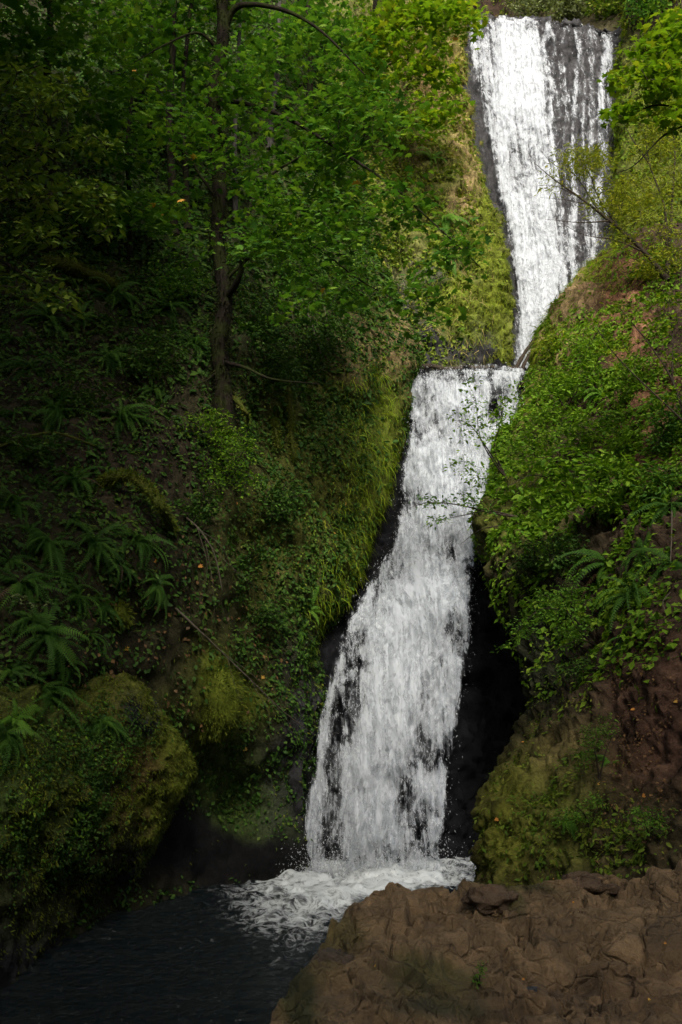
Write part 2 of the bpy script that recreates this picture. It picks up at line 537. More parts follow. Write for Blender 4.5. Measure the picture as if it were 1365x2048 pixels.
def patch(name, rows, nv, nu, mat, base, tints=(), rough=0.35, fine=0.1, rockf=0.0, seed=1, freq=0.5, amp_mask=None, rs=0.9, sharp=24., zonly=False, crack=.22, fw=(.75, .45, .20)):
    P = np.array([[pt(s) for s in r] for r in rows])
    P = cr_axis(cr_axis(P, nv, 0), nu, 1)
    N = grid_normals(P)
    c = at(W / 2, 900, 60)
    if (N[nv // 2, nu // 2] * (CAM - P[nv // 2, nu // 2])).sum() < 0:
        N = -N
    tvar = 1.0
    d = rough * fbm(P * freq, 4, seed) + fine * fbm(P * freq * 6, 4, seed + 50, 0.6)
    if rockf:
        Q = P * rs + 0.35 * np.stack([fbm(P * 1.3, 3, seed + 70 + k) for k in range(3)], -1)
        h1, e1, o1 = facets(Q, seed + 3, 0.9, sharp)
        h2, e2, o2 = facets(Q * 2.7 + 11, seed + 4, 0.9, sharp)
        h3, e3, o3 = facets(Q * 6.3 + 5, seed + 6, 0.9, sharp)
        d = d + rockf * (h1 * fw[0] + h2 * fw[1] + h3 * fw[2] - crack * (np.clip(1 - e1 / .05, 0, 1) + .6 * np.clip(1 - e2 / .09, 0, 1) + .12 * np.clip(1 - e3 / .15, 0, 1)))
        tvar = 1 + .45 * (o1 - .5) + .6 * (o2 - .5) + .4 * (o3 - .5)   # blocks differ in colour
    if amp_mask is not None:
        d = d * amp_mask(P)
    if zonly:                                                     # flat-lying rock: relief mostly upward
        N = nrm(N + np.array([0, 0, 1.5]))
    P = P + N * d[..., None]
    u, v = pix(P)
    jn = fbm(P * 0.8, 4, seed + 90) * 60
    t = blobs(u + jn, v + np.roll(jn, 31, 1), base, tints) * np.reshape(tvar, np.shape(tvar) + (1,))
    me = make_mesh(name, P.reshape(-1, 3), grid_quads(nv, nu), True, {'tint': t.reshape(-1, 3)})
    o = link(name, me, mat, kind='structure')
    N2 = grid_normals(P)
    s = np.sign((N2 * N).sum(-1, keepdims=True)); s[s == 0] = 1
    PATCH[name] = dict(P=P, N=N2 * s, o=o)
    return o


# left hillside: forested slope from beyond the left edge to the lower fall
vs = [-420, -100, 120, 400, 600, 700, 780, 850, 1000, 1150, 1300, 1450, 1600, 1760, 1880]
cu = [-900, -500, -150, 100, 300, 450, 600]
YA = {-420: (34, 37, 39, 42, 44, 46, 49, 52), -100: (31, 35, 37, 39.5, 42, 44, 46.5, 50), 120: (28, 32.5, 34.5, 36.5, 38.8, 41, 43.5, 47),
      400: (25, 29, 31, 33, 35, 36.5, 38.5, 42), 600: (22, 26, 28, 29.7, 31.2, 32.6, 35, 39), 700: (20, 24.4, 26.4, 28, 29.6, 31, 33.6, 37),
      780: (18.5, 23, 25.2, 26.8, 28.4, 30, 33.2, 36.6), 850: (17, 22, 24, 25.6, 27.2, 29.2, 32.8, 36.2), 1000: (14, 19, 22, 24, 25.8, 28, 31.8, 34.9),
      1150: (12.5, 17, 20.4, 22.7, 24.7, 27.4, 31, 33.4), 1300: (11.5, 16, 19.4, 21.8, 24.4, 27, 30.5, 32.2),
      1450: (11, 15.4, 19, 21.6, 25, 27.6, 30.1, 31.4), 1600: (11, 15.4, 19.4, 22.6, 27, 29.6, 30.2, 31), 1760: (11, 15.6, 20, 23, 26.6, 28.8, 30.0, 30.8), 1880: (11, 15.6, 20, 22.8, 26.2, 28.4, 29.6, 30.6)}
edge = {-420: 700, -100: 700, 120: 690, 400: 705, 600: 752, 700: 818, 780: 796, 850: 780, 1000: 762, 1150: 692, 1300: 636, 1450: 608, 1600: 590, 1760: 570, 1880: 570}
rows = []
for v in vs:
    y = YA[v]
    r = [(u, v, yy) for u, yy in zip(cu, y)]
    e = edge[v]
    r += [((600 + e) / 2, v, (y[6] + y[7]) / 2 - .25), (e, v, y[7]), (e + 18, v, y[7] + 1.2), (e + 22, v, y[7] + 3.5)]
    rows.append(r)
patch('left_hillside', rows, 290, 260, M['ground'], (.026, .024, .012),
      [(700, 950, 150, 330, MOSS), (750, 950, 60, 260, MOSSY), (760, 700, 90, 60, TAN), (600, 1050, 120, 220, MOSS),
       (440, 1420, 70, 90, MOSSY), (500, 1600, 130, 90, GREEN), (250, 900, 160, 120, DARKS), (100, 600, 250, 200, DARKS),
       (400, 250, 330, 330, (.016, .024, .007)), (640, 420, 150, 260, (.035, .042, .014)), (640, 1560, 70, 260, ROCK), (450, 1720, 240, 70, (.006, .006, .006)), (330, 1680, 80, 80, (.006, .006, .006))],  # tints behind the maple: forest shade put into the slope colour
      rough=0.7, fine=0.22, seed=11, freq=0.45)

# near left rock bulging out over the pool
ju = [-700, -200, 0, 150, 260]
J = {1360: ((13.5, 18.2, 20.4, 22.4, 24), (310, 26.0), (280, 28)), 1425: ((12.6, 17.4, 19.6, 21.5, 23.2), (330, 25), (300, 27.5)),
     1500: ((12.3, 17.0, 19.2, 21.1, 22.9), (366, 25.2), (335, 28)), 1570: ((12.2, 16.9, 19.1, 21.0, 22.8), (370, 25.5), (340, 28)),
     1640: ((12.2, 16.9, 19.1, 21.1, 23), (336, 25.8), (310, 28.2)), 1710: ((12.2, 16.9, 19.2, 21.3, 23.6), (294, 26.1), (275, 28.2)),
     1770: ((12.3, 17, 19.3, 21.6, 24.2), (268, 26.4), (255, 28.2))}
rows = []
for v, (ys, e, wr) in J.items():
    us = ju if v < 1640 else {1640: [-700, -200, 0, 130, 240], 1710: [-700, -200, 0, 115, 215], 1770: [-700, -200, -10, 105, 195]}[v]
    rows.append([(u, v, y) for u, y in zip(us, ys)] + [(e[0], v, e[1]), (wr[0], v, wr[1])])
rows.append([('z', u, y, -0.9) for u, y in zip([-700, -200, -10, 105, 190, 255, 245], (12.4, 17.1, 19.6, 22.2, 24.8, 26.6, 28.2))])
patch('left_rock', rows, 220, 240, M['ground'], MOSS,
      [(330, 1540, 80, 130, MOSSY), (230, 1560, 90, 120, (.07, .05, .016)), (60, 1600, 120, 150, GREEN), (290, 1430, 50, 30, ROCK),
       (110, 1800, 260, 90, (.03, .034, .012)), (50, 1960, 250, 90, ROCK), (270, 1760, 40, 90, ROCK)],
      rough=0.55, fine=0.22, seed=23, freq=0.55)

# rib of cliff left of the upper fall
rv = [-160, 60, 200, 320, 420, 520, 620, 735, 830]
rh = [(912, 52.5), (916, 50.6), (924, 48.9), (948, 47.5), (974, 46.3), (998, 45.3), (1008, 44.3), (1006, 43.2), (1004, 42.6)]
rows = []
for v, (e, y) in zip(rv, rh):
    k = max(0, (620 - v) / 680.0)
    rows.append([(560, v, y - 6), (680, v, y - 4.2), (770, v, y - 2.2 + .5 * k), (830, v, y - 1.2), ((830 + e) / 2, v, y - .9),
                 (e - 16, v, y - .35), (e, v, y), (e + 10, v, y + 1.0), (e + 14, v, y + 4.0)])
patch('cliff_rib', rows, 220, 170, M['ground'], (.11, .115, .035),
      [(860, 200, 60, 130, (.16, .11, .05)), (900, 400, 60, 160, (.11, .12, .03)), (935, 330, 26, 220, TAN), (985, 500, 30, 230, MOSSY), (1000, 650, 30, 120, MOSSY),
       (790, 640, 40, 70, ROCK), (880, 560, 60, 40, (.05, .05, .04)), (930, 610, 50, 60, MOSSY), (940, 690, 50, 40, ROCK),
       (850, 700, 50, 30, ROCK), (950, 120, 30, 120, (.13, .12, .02))],
      rough=0.55, fine=0.3, rockf=0.35, seed=31, freq=0.5)

# dark face behind the upper fall
uv_ = [40, 120, 250, 400, 550, 680, 800]
uy = [52.2, 51.2, 49.6, 47.9, 46.4, 45.3, 44.4]
ucol = [840, 930, 1000, 1080, 1160, 1240, 1330, 1500]
LIPZ = float(at(1000, 50, 52.0)[2])
rows = [[('z', u, 66, LIPZ + .4) for u in ucol], [('z', u, 53.6, LIPZ + .05) for u in ucol]]
for i, (v, y) in enumerate(zip(uv_, uy)):
    rows.append([(u, v + (42 * (max(0, u - 1000) / 240) ** 2.2 * (u < 1300) + 40 * (u > 1300) + 10 * (max(0, 1000 - u) / 70) ** 2 if i == 0 else 0), y - (0.8 if u > 1300 else 0)) for u in ucol])
patch('upper_cliff', rows, 240, 180, M['wet_rock'], (.035, .035, .036),
      [(1190, 300, 90, 260, (.045, .045, .046))], rough=0.25, fine=0.14, rockf=0.34, seed=41, freq=0.5, rs=1.5)

# dark face behind the lower fall with the ledge that holds the upper plunge pool
lv = [744, 800, 900, 1000, 1090, 1150, 1250, 1400, 1550, 1700, 1800]
ly = [38.8, 38.3, 37.4, 36.5, 35.8, 35.2, 34.2, 33.2, 32.4, 31.7, 31.4]
lcol = [380, 480, 590, 680, 780, 880, 960, 1060, 1180]
LEDGE = float(at(930, 744, 38.8)[2])
rows = [[('z', u, 47, LEDGE - .1) for u in lcol], [('z', u, 39.8, LEDGE + .02) for u in lcol]]
for v, y in zip(lv, ly):
    side = [-1.2, -.6, -.2, 0, .1, .2, 1.0, 1.2, -.6]
    rows.append([(u, v, y + s) for u, s in zip(lcol, side)])
patch('lower_cliff', rows, 250, 190, M['dark_rock'], (.009, .009, .010),  # near-black base colour stands in for shade in the recess
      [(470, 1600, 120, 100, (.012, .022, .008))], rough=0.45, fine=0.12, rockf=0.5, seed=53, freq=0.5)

# right bank
ev = [440, 500, 560, 640, 720, 800, 900, 1000, 1080, 1200, 1320, 1430, 1530, 1620, 1700, 1780, 1900, 2100]
eu = [1300, 1240, 1172, 1114, 1084, 1070, 1026, 992, 985, 1030, 1065, 1085, 1035, 982, 986, 986, 980, 960]
ey = [41, 40.4, 39.8, 39.0, 38.2, 36.8, 34.2, 31, 29, 27, 25, 22.2, 20.4, 19.2, 18.6, 18.2, 17.6, 17]
y13 = [39, 37.4, 35.4, 33, 30.6, 28.2, 25.5, 23, 21.5, 19.5, 18, 17, 16.2, 15.6, 15, 14.5, 13.6, 12]
rows = []
for v, e, y, yy in zip(ev, eu, ey, y13):
    e2 = max(1340, e + 90)
    rows.append([(e - 14, v, y + 5), (e - 18, v, y + 1.6), (e, v, y), (e + (e2 - e) * .28, v, y + (yy - y) * .30 - .3), (e + (e2 - e) * .62, v, y + (yy - y) * .62 - .4),
                 (e2, v, yy), (e2 + 180, v, yy * .87), (e2 + 480, v, yy * .70)])
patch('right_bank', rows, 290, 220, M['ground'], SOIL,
      [(1090, 640, 60, 110, TAN), (1130, 560, 60, 50, TAN), (1240, 580, 60, 70, RED), (1260, 680, 40, 50, RED), (1290, 830, 60, 120, RED),
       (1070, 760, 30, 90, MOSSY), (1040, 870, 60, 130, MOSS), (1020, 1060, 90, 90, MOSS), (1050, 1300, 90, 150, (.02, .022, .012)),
       (1310, 1450, 90, 180, (.060, .034, .022)), (1280, 1330, 60, 60, (.06, .036, .023)),
       (1130, 1520, 80, 80, (.07, .055, .022)), (1010, 1640, 60, 120, (.11, .115, .018)), (1130, 1640, 90, 100, (.08, .085, .018)), (1300, 1680, 100, 80, (.045, .036, .018))],
      rough=0.55, fine=0.3, rockf=0.06, seed=61, freq=0.5, rs=1.6)

# slope right of the upper fall
rows = []
for v, e, y in zip([20, 120, 240, 360, 480, 620], [1262, 1250, 1246, 1246, 1250, 1240], [49.5, 48.4, 47, 45.4, 43.6, 41.5]):
    rows.append([(e - 8, v, y + 4), (e, v, y), (e + 70, v, y - 1.2), (e + 160, v, y - 2.6), (e + 320, v, y - 5.5), (e + 620, v, y - 11)])
rows.insert(0, [(x[0], -220, x[2] + 3) for x in rows[0]])
patch('right_upper_slope', rows, 150, 130, M['ground'], (.06, .07, .014), [(1300, 20, 200, 60, DARKS)],
      rough=0.5, fine=0.3, seed=71)

# wooded bank above the lip
rows = []
for z, y in ((-1.2, 55.4), (1.2, 56.2), (5, 59), (11, 64), (22, 74), (40, 92)):
    rows.append([('z', u, y + (3.5 if 920 < u < 1020 else 0) - .012 * abs(u - 1000), LIPZ + z) for u in (300, 600, 820, 900, 980, 1060, 1200, 1400, 1700, 2100)])
patch('upper_bank', rows, 100, 160, M['ground'], (.05, .045, .022), [(980, 20, 60, 50, (.03, .02, .013))], rough=0.7, fine=0.3, seed=83, freq=0.4)

# foreground bedrock shelf
fl = [('z', 470, 2.6, 3.3), ('z', 520, 5.0, 3.3)]
rows = []
spec = [  # v, left edge u, Y at columns
    (None,), ]
cols = [700, 790, 880, 960, 1050, 1180, 1320, 1500, 1800]
top_v = [1856, 1806, 1784, 1800, 1772, 1757, 1768, 1775, 1790]
top_Y = [10.6, 11.5, 11.9, 11.6, 12.4, 13.0, 13.2, 13.4, 13.6]
rows.append([('z', 560, 11.2, -0.6), ('z', 600, 11.3, .6)] + [('z', u, Y + 1.2, 1.2 if u < 1000 else 2.4) for u, Y in zip(cols, top_Y)])
rows.append([('z', 560, 10.2, -.6), ('z', 632, 10.0, 2.8)] + [(u, v, Y) for u, v, Y in zip(cols, top_v, top_Y)])
rows.append([('z', 530, 9.6, -.6), ('z', 612, 9.6, 2.98)] + [(u, v + 32, Y - 1.1) for u, v, Y in zip(cols, top_v, top_Y)])
rows.append([('z', 505, 9.0, -.6), ('z', 584, 9.0, 3.0)] + [(u, 1868 + (v - 1780) * .4, Y * .28 + 6.5) for u, v, Y in zip(cols, top_v, top_Y)])
scarp = [0, .1, .7, .9, .75, 1.0, 1.0, .9, .8]               # a low step facing the viewer
rows.append([('z', 480, 8.3, -.6), ('z', 562, 8.3, 3.05)] + [(u, 1930 + (v - 1780) * .2, 8.55 + .0004 * (u - 900) + .95 * k) for u, v, k in zip(cols, top_v, scarp)])
rows.append([('z', 445, 7.6, -.6), ('z', 540, 7.6, 3.0)] + [(u, 1995, 7.7 + .95 * k) for u, k in zip(cols, scarp)])
rows.append([('z', 400, 6.8, -.6), ('z', 515, 6.8, 3.05)] + [(u, 2065, 6.9 + .5 * k) for u, k in zip(cols, scarp)])
rows.append([('z', 300, 5.2, -.6), ('z', 470, 5.2, 3.2)] + [('z', u, 5.4, 3.3) for u in cols])
rows.append([('z', -100, 2.5, -.6), ('z', 100, 2.5, 3.3)] + [('z', 682 + (u - 682) * 1.8, 2.5, 3.4) for u in cols])
patch('rock_shelf', rows, 430, 430, M['dry_rock'], (.215, .143, .072),
      [(600, 1960, 46, 130, (.055, .052, .018)), (690, 1890, 60, 40, (.11, .085, .03)), (870, 1970, 80, 30, (.10, .09, .03)), (900, 2020, 80, 26, (.08, .075, .03)),
       (1200, 1990, 220, 50, (.17, .11, .056)), (1040, 1785, 60, 16, (.10, .085, .03))],
      rough=0.12, fine=0.02, rockf=0.34, seed=97, freq=0.55, rs=0.62, sharp=90., zonly=True, crack=.5, fw=(1.0, .55, .17))

# ------------------------------------------------------------------ pool
POOLM, nt, out = new_mat('pool_water')
a_f = nd(nt, 'ShaderNodeAttribute', _attribute_name='foam')
geo = nt.nodes.new('ShaderNodeNewGeometry')
wp = nd(nt, 'ShaderNodeBsdfPrincipled', Roughness=0.06)
wp.inputs['Base Color'].default_value = (.003, .007, .008, 1)
wp.inputs['IOR'].default_value = 1.33
nw = nd(nt, 'ShaderNodeTexNoise', Scale=5.5, Detail=6.0, Roughness=0.65, Distortion=0.6)
mpw = nd(nt, 'ShaderNodeMapping'); mpw.inputs['Scale'].default_value = (0.75, 1.6, 1); mpw.inputs['Rotation'].default_value = (0, 0, R(18))
nt.links.new(geo.outputs['Position'], mpw.inputs[0]); nt.links.new(mpw.outputs[0], nw.inputs[0])
bw = nd(nt, 'ShaderNodeBump', Strength=1.0, Distance=0.24)
nt.links.new(nw.outputs['Fac'], bw.inputs['Height']); nt.links.new(bw.outputs[0], wp.inputs['Normal'])
fo = nd(nt, 'ShaderNodeBsdfPrincipled', Roughness=0.7)
fo.inputs['Base Color'].default_value = (.58, .62, .61, 1)
nf = nd(nt, 'ShaderNodeTexNoise', Scale=2.2, Detail=9.0, Roughness=0.68, Distortion=1.2)
mpf = nd(nt, 'ShaderNodeMapping'); mpf.inputs['Scale'].default_value = (1, 0.8, 1)
nt.links.new(geo.outputs['Position'], mpf.inputs[0]); nt.links.new(mpf.outputs[0], nf.inputs[0])
wv = nd(nt, 'ShaderNodeVectorMath', _operation='SCALE'); wv.inputs['Scale'].default_value = 1.1
nt.links.new(nf.outputs['Color'], wv.inputs[0])
av = nd(nt, 'ShaderNodeVectorMath', _operation='ADD')
nt.links.new(mpf.outputs[0], av.inputs[0]); nt.links.new(wv.outputs[0], av.inputs[1])
vo = nd(nt, 'ShaderNodeTexVoronoi', _feature='DISTANCE_TO_EDGE', Scale=2.4)
nt.links.new(av.outputs[0], vo.inputs['Vector'])
vr = nd(nt, 'ShaderNodeMapRange'); vr.inputs[1].default_value = 0.0; vr.inputs[2].default_value = 0.28; vr.inputs[3].default_value = 0.24; vr.inputs[4].default_value = -0.10
nt.links.new(vo.outputs['Distance'], vr.inputs[0])
s1 = nd(nt, 'ShaderNodeMath', _operation='ADD'); nt.links.new(nf.outputs['Fac'], s1.inputs[0]); nt.links.new(vr.outputs[0], s1.inputs[1])
s2 = nd(nt, 'ShaderNodeMath', _operation='MULTIPLY_ADD'); s2.inputs[1].default_value = 0.9; s2.inputs[2].default_value = -1.05
nt.links.new(a_f.outputs['Fac'], s2.inputs[0])
s3 = nd(nt, 'ShaderNodeMath', _operation='ADD'); nt.links.new(s1.outputs[0], s3.inputs[0]); nt.links.new(s2.outputs[0], s3.inputs[1])
fr = nd(nt, 'ShaderNodeMapRange', _interpolation_type='SMOOTHSTEP'); fr.inputs[1].default_value = -0.28; fr.inputs[2].default_value = 0.36
nt.links.new(s3.outputs[0], fr.inputs[0])
bf = nd(nt, 'ShaderNodeBump', Strength=0.5, Distance=0.10)
nt.links.new(s3.outputs[0], bf.inputs['Height']); nt.links.new(bf.outputs[0], fo.inputs['Normal'])
mxp = nt.nodes.new('ShaderNodeMixShader')
nt.links.new(fr.outputs[0], mxp.inputs[0]); nt.links.new(wp.outputs[0], mxp.inputs[1]); nt.links.new(fo.outputs[0], mxp.inputs[2])
nt.links.new(mxp.outputs[0], out.inputs[0])

nx, ny = 210, 280
xs = np.linspace(-16, 8, nx); ys = np.linspace(2, 33, ny)
X, Y = np.meshgrid(xs, ys)
P3 = np.stack([X, Y, 0 * X], -1)
wav = 0.07 * fbm(P3 * np.array([1.1, 2.0, 1]), 4, 5) + 0.04 * fbm(P3 * np.array([2.6, 4.4, 1]), 3, 6)
pu, pv = pix(P3)
foam = blobs(pu, pv, 0.0, [(600, 1795, 125, 85, .52), (560, 1735, 60, 45, .54), (720, 1755, 110, 40, .95), (850, 1745, 100, 26, 1.0), (650, 1765, 70, 36, .80), (600, 1695, 34, 20, .85), (920, 1740, 40, 30, .6)])
foam = foam + 0.10 * fbm(P3 * 0.9, 3, 9) * (foam > .05)
churn = np.clip(foam, 0, 1.2)
Z = wav * (1 + 3.0 * churn) + 0.06 * churn + 0.16 * np.clip(churn - .8, 0, 1) * (1 + fbm(P3 * 2.2, 4, 15))
me = make_mesh('pool', np.stack([X, Y, Z], -1).reshape(-1, 3), grid_quads(ny, nx), True, {'foam': foam.ravel()})
tag(link('pool', me, POOLM, kind='structure'), 'dark rippled plunge pool with white foam below the fall', 'water')

bedm = plain_mat('pool_bed', (.02, .018, .014), .9)
me = make_mesh('ground', np.array([[-400, -400, -2.2], [400, -400, -2.2], [400, 400, -2.2], [-400, 400, -2.2]], float), np.array([[0, 1, 2, 3]]))
link('ground', me, bedm, kind='structure')


# ------------------------------------------------------------------ falling water
def lip_drop(u):
    """how far the lip of the upper fall sags at image column u"""
    u = np.asarray(u, float)
    return np.where(u > 1000, 42 * (np.clip(u - 1000, 0, 300) / 240) ** 2.2, 10 * (np.clip(1000 - u, 0, 120) / 70) ** 2) + 3 * np.sin(u / 9.0) + 2 * np.sin(u / 4.1)


def water_sheet(name, vrow, left, right, yrow, dens, off, seed, parent, nv=270, nu=95, lump=0.16, sag=False):
    t = np.linspace(0, 1, nv)
    vv = np.interp(t, np.linspace(0, 1, len(vrow)), vrow)
    L = np.interp(vv, vrow, left); Rr = np.interp(vv, vrow, right); Yv = np.interp(vv, vrow, yrow)
    ker = np.ones(25) / 25
    sm = lambda a: np.convolve(np.pad(a, 12, 'edge'), ker, 'valid')
    L, Rr, Yv = sm(L), sm(Rr), sm(Yv)
    s = np.linspace(0, 1, nu)
    U = L[:, None] + (Rr - L)[:, None] * s[None]
    V = np.broadcast_to(vv[:, None], U.shape)
    if sag:
        V = V + lip_drop(U) * np.exp(-(V - vv[0]) / 60.0)
    bul = 0.35 * (1 - (2 * s - 1) ** 4)[None]
    P = at(U, V, Yv[:, None] - bul * .5)
    step = np.linalg.norm(np.gradient(P, axis=0), axis=-1); along = np.cumsum(step[:, nu // 2])
    across = P[..., 0]
    flow = np.stack([across, np.broadcast_to(along[:, None], U.shape), np.full(U.shape, seed * 3.7)], -1)
    n = fbm(flow * np.array([1.6, .42, 1]), 4, seed) * lump + fbm(flow * np.array([5, 1.6, 1]), 3, seed + 5) * lump * .35
    P[..., 1] += -off - n
    wob = fbm(flow * np.array([.9, .5, 1]), 3, seed + 9) * .12
    P[..., 0] += wob
    D = dens(U, V)
    e = np.minimum(s, 1 - s)[None] * (Rr - L)[:, None]
    D = D - np.clip(1 - e / 14.0, 0, 1) * .55
    return P, flow, D, make_mesh(name, P.reshape(-1, 3), grid_quads(nv, nu), True, {'flow': flow.reshape(-1, 3), 'dens': D.ravel()})


TETRA = np.array([[0, 0, 1], [.9, 0, -.3], [-.5, .8, -.3], [-.5, -.8, -.3], [0, 0, -1.0]])
TETF = np.array([[0, 1, 2], [0, 2, 3], [0, 3, 1], [4, 2, 1], [4, 3, 2], [4, 1, 3]])


def droplets(pos, size, stretch, direc):
    n = len(pos)
    d = nrm(direc)
    a = nrm(np.cross(d, rng.normal(size=(n, 3)))); b = np.cross(d, a)
    T = TETRA[None] * size[:, None, None]
    V = pos[:, None] + T[..., 0:1] * a[:, None] + T[..., 1:2] * b[:, None] + T[..., 2:3] * stretch[:, None, None] * d[:, None]
    Fc = TETF[None] + (np.arange(n) * 5)[:, None, None]
    return V.reshape(-1, 3), Fc.reshape(-1, 3)


def fall_drops(P, D, n, spread, smin, smax, edge_boost=1.0):
    """spray thrown off a sheet: more where the sheet is thin and along its rims"""
    nv, nu, _ = P.shape
    i = rng.integers(0, nv, n * 4); j = rng.integers(0, nu, n * 4)
    w = np.clip(1.15 - np.abs(D[i, j] - .55) * 1.6, .08, 1) + edge_boost * (np.minimum(j, nu - 1 - j) < nu * .06)
    keep = rng.random(n * 4) < w * .5
    i, j = i[keep][:n], j[keep][:n]
    k = len(i)
    p = P[i, j] + rng.normal(size=(k, 3)) * np.array([spread, spread * .6, spread * .5]) + np.array([0, -.25, 0])
    sz = smin + (smax - smin) * rng.random(k) ** 3
    d = np.stack([rng.normal(size=k) * .35, rng.normal(size=k) * .3, -np.ones(k)], -1)
    return droplets(p, sz, 1 + 2.2 * rng.random(k), d)


def soft_noise(U, V, sc, seed, st=2.5):
    return fbm(np.stack([U / sc, V / (sc * st), 0 * U + seed], -1), 4, seed)


def d_low(U, V):
    d = blobs(U, V, .72, [(850, 800, 24, 26, .46), (840, 855, 22, 20, .48), (1000, 770, 60, 26, .62), (985, 815, 12, 24, .25), (930, 760, 40, 14, .5), (840, 745, 40, 8, .4),
                          (880, 1000, 60, 40, .85), (850, 930, 60, 60, .78), (830, 1000, 24, 40, .5), (900, 1130, 40, 40, .48), (790, 1170, 40, 60, .55),
                          (850, 1220, 60, 70, .98), (800, 1280, 45, 60, .92), (905, 1290, 26, 70, .42), (712, 1330, 26, 80, .42), (690, 1430, 22, 90, .34),
                          (780, 1420, 50, 120, .82), (750, 1540, 45, 90, .80), (668, 1560, 18, 140, .36), (660, 1650, 16, 80, .34), (705, 1700, 30, 60, .60),
                          (870, 1440, 40, 90, .55), (905, 1400, 14, 120, .72), (820, 1610, 60, 80, .52), (850, 1680, 60, 60, .48), (780, 1690, 60, 50, .56), (760, 1600, 30, 60, .75), (620, 1560, 16, 160, .72), (640, 1420, 14, 100, .7)])
    return d + .26 * soft_noise(U, V, 40, 3, 1.8) + .14 * soft_noise(U, V, 14, 13, 2.5)


def d_up(U, V):
    """main chute on the left, braided rivulets over dark rock on the right"""
    right = np.interp(V, [40, 60, 150, 300, 400, 480, 560, 620, 740], [1068, 1074, 1084, 1100, 1114, 1124, 1130, 1120, 1100])
    wob = soft_noise(U, V, 30, 8, 4) * 16
    m = 1 / (1 + np.exp(-(right - U + wob) / 6.0))
    d = blobs(U, V, .86, [(975, 130, 26, 120, .62), (960, 230, 14, 80, .48), (985, 280, 18, 60, .62), (1040, 200, 40, 160, .98), (1060, 330, 30, 70, .72), (1030, 330, 20, 60, .70), (1080, 470, 20, 120, .80), (1060, 620, 40, 90, .95), (1090, 60, 50, 12, .6)])
    d = d + .10 * soft_noise(U, V, 26, 4)
    r = np.full(U.shape, .33)
    for pts, w, val in (([(1095, 50), (1088, 110), (1104, 180), (1100, 260), (1112, 330), (1118, 420), (1124, 560)], 7, .62), ([(1130, 50), (1120, 110), (1130, 200), (1128, 300), (1140, 420), (1150, 560)], 5, .48),
                        ([(1140, 50), (1158, 95), (1150, 160), (1148, 220), (1142, 300), (1150, 400), (1146, 500)], 8, .64), ([(1160, 90), (1168, 170), (1160, 260), (1170, 350), (1166, 480)], 5, .50),
                        ([(1190, 55), (1214, 84), (1206, 130), (1200, 180), (1208, 260), (1204, 330), (1190, 420), (1186, 520)], 11, .68), ([(1216, 90), (1218, 200), (1226, 300), (1214, 400), (1200, 520)], 8, .56), ([(1180, 300), (1178, 420), (1170, 520)], 9, .55)):
        pu_ = np.interp(V, [p[1] for p in pts], [p[0] for p in pts])
        r = np.maximum(r, (val + .07) * np.exp(-((U - pu_ + wob * .5) / (w * 1.15)) ** 2))
    r = r + .20 * soft_noise(U, V, 14, 6, 4)
    return d * m + r * (1 - m)


lvr = [742, 770, 850, 930, 1000, 1060, 1110, 1150, 1200, 1260, 1330, 1430, 1550, 1650, 1725, 1760]
lL = [812, 812, 814, 806, 796, 790, 772, 745, 715, 690, 668, 642, 620, 602, 592, 590]
lR = [1050, 1048, 1030, 1008, 986, 968, 952, 944, 944, 946, 932, 918, 903, 892, 888, 888]
lY = [38.6, 38.1, 37.2, 36.5, 35.8, 35.2, 34.7, 34.2, 33.3, 32.7, 32.1, 31.5, 31.0, 30.7, 30.5, 30.4]
fall = thing('waterfall', 'lower tier of the fall plunging white into the dark pool', 'waterfall', at(740, 1735, 30.6))
fall['kind'] = 'structure'
base = np.array(fall.location)
PV, PF = [], []
nvert = 0
for k, (off, dd, lump) in enumerate(((0.0, -.06, .34), (.28, -.18, .42), (.60, -.30, .5))):
    P, fl_, D, me = water_sheet('water_sheet', lvr, lL, lR, lY, lambda U, V: d_low(U, V) + dd, off, 101 + k, fall, lump=lump)
    me.transform(__import__('mathutils').Matrix.Translation(-Vector(base)))
    link('water_sheet', me, M['water'], fall)
    if k == 1:
        vt, fc = fall_drops(P, D, 10000, .14, .006, .020, .4)
        link('spray', make_mesh('spray', vt - base, fc), M['drops'], fall, kind='stuff')
# splash at the foot
n = 3600
su = np.concatenate([rng.normal(760, 85, n), rng.normal(605, 24, n // 4)]); n = len(su)
sy = rng.normal(30.0, .55, n); sz_ = np.abs(rng.normal(0, .45, n)) ** 1.2
sp = np.stack([(su - W / 2) / F * (sy * CP - 6 * SP), sy, sz_ + .05], -1)
vt, fc = droplets(sp, .006 + .02 * rng.random(n) ** 3, 1 + rng.random(n), rng.normal(size=(n, 3)) + np.array([0, 0, .8]))
link('splash', make_mesh('splash', vt - base, fc), M['drops'], fall, kind='stuff')

uvr = [46, 60, 130, 220, 320, 420, 520, 620, 735, 770]
uL = [940, 931, 936, 951, 976, 1001, 1022, 1030, 1027, 1026]
uR = [1226, 1236, 1232, 1230, 1230, 1224, 1206, 1130, 1100, 1096]
uY = [52.1, 51.9, 51.0, 49.9, 48.7, 47.6, 46.6, 45.7, 44.9, 44.7]
ufall = thing('waterfall', 'tall upper tier of the fall sliding down a wide dark cliff face', 'waterfall', at(1040, 740, 44.8))
ufall['kind'] = 'structure'
base = np.array(ufall.location)
for k, (off, dd, lump) in enumerate(((.25, -.16, .16), (.50, -.30, .2))):
    P, fl_, D, me = water_sheet('water_sheet', uvr, uL, uR, uY, lambda U, V: d_up(U, V) + dd, off, 201 + k, ufall, nv=270, nu=130, lump=lump, sag=True)
    me.transform(__import__('mathutils').Matrix.Translation(-Vector(base)))
    link('water_sheet', me, M['water'], ufall)
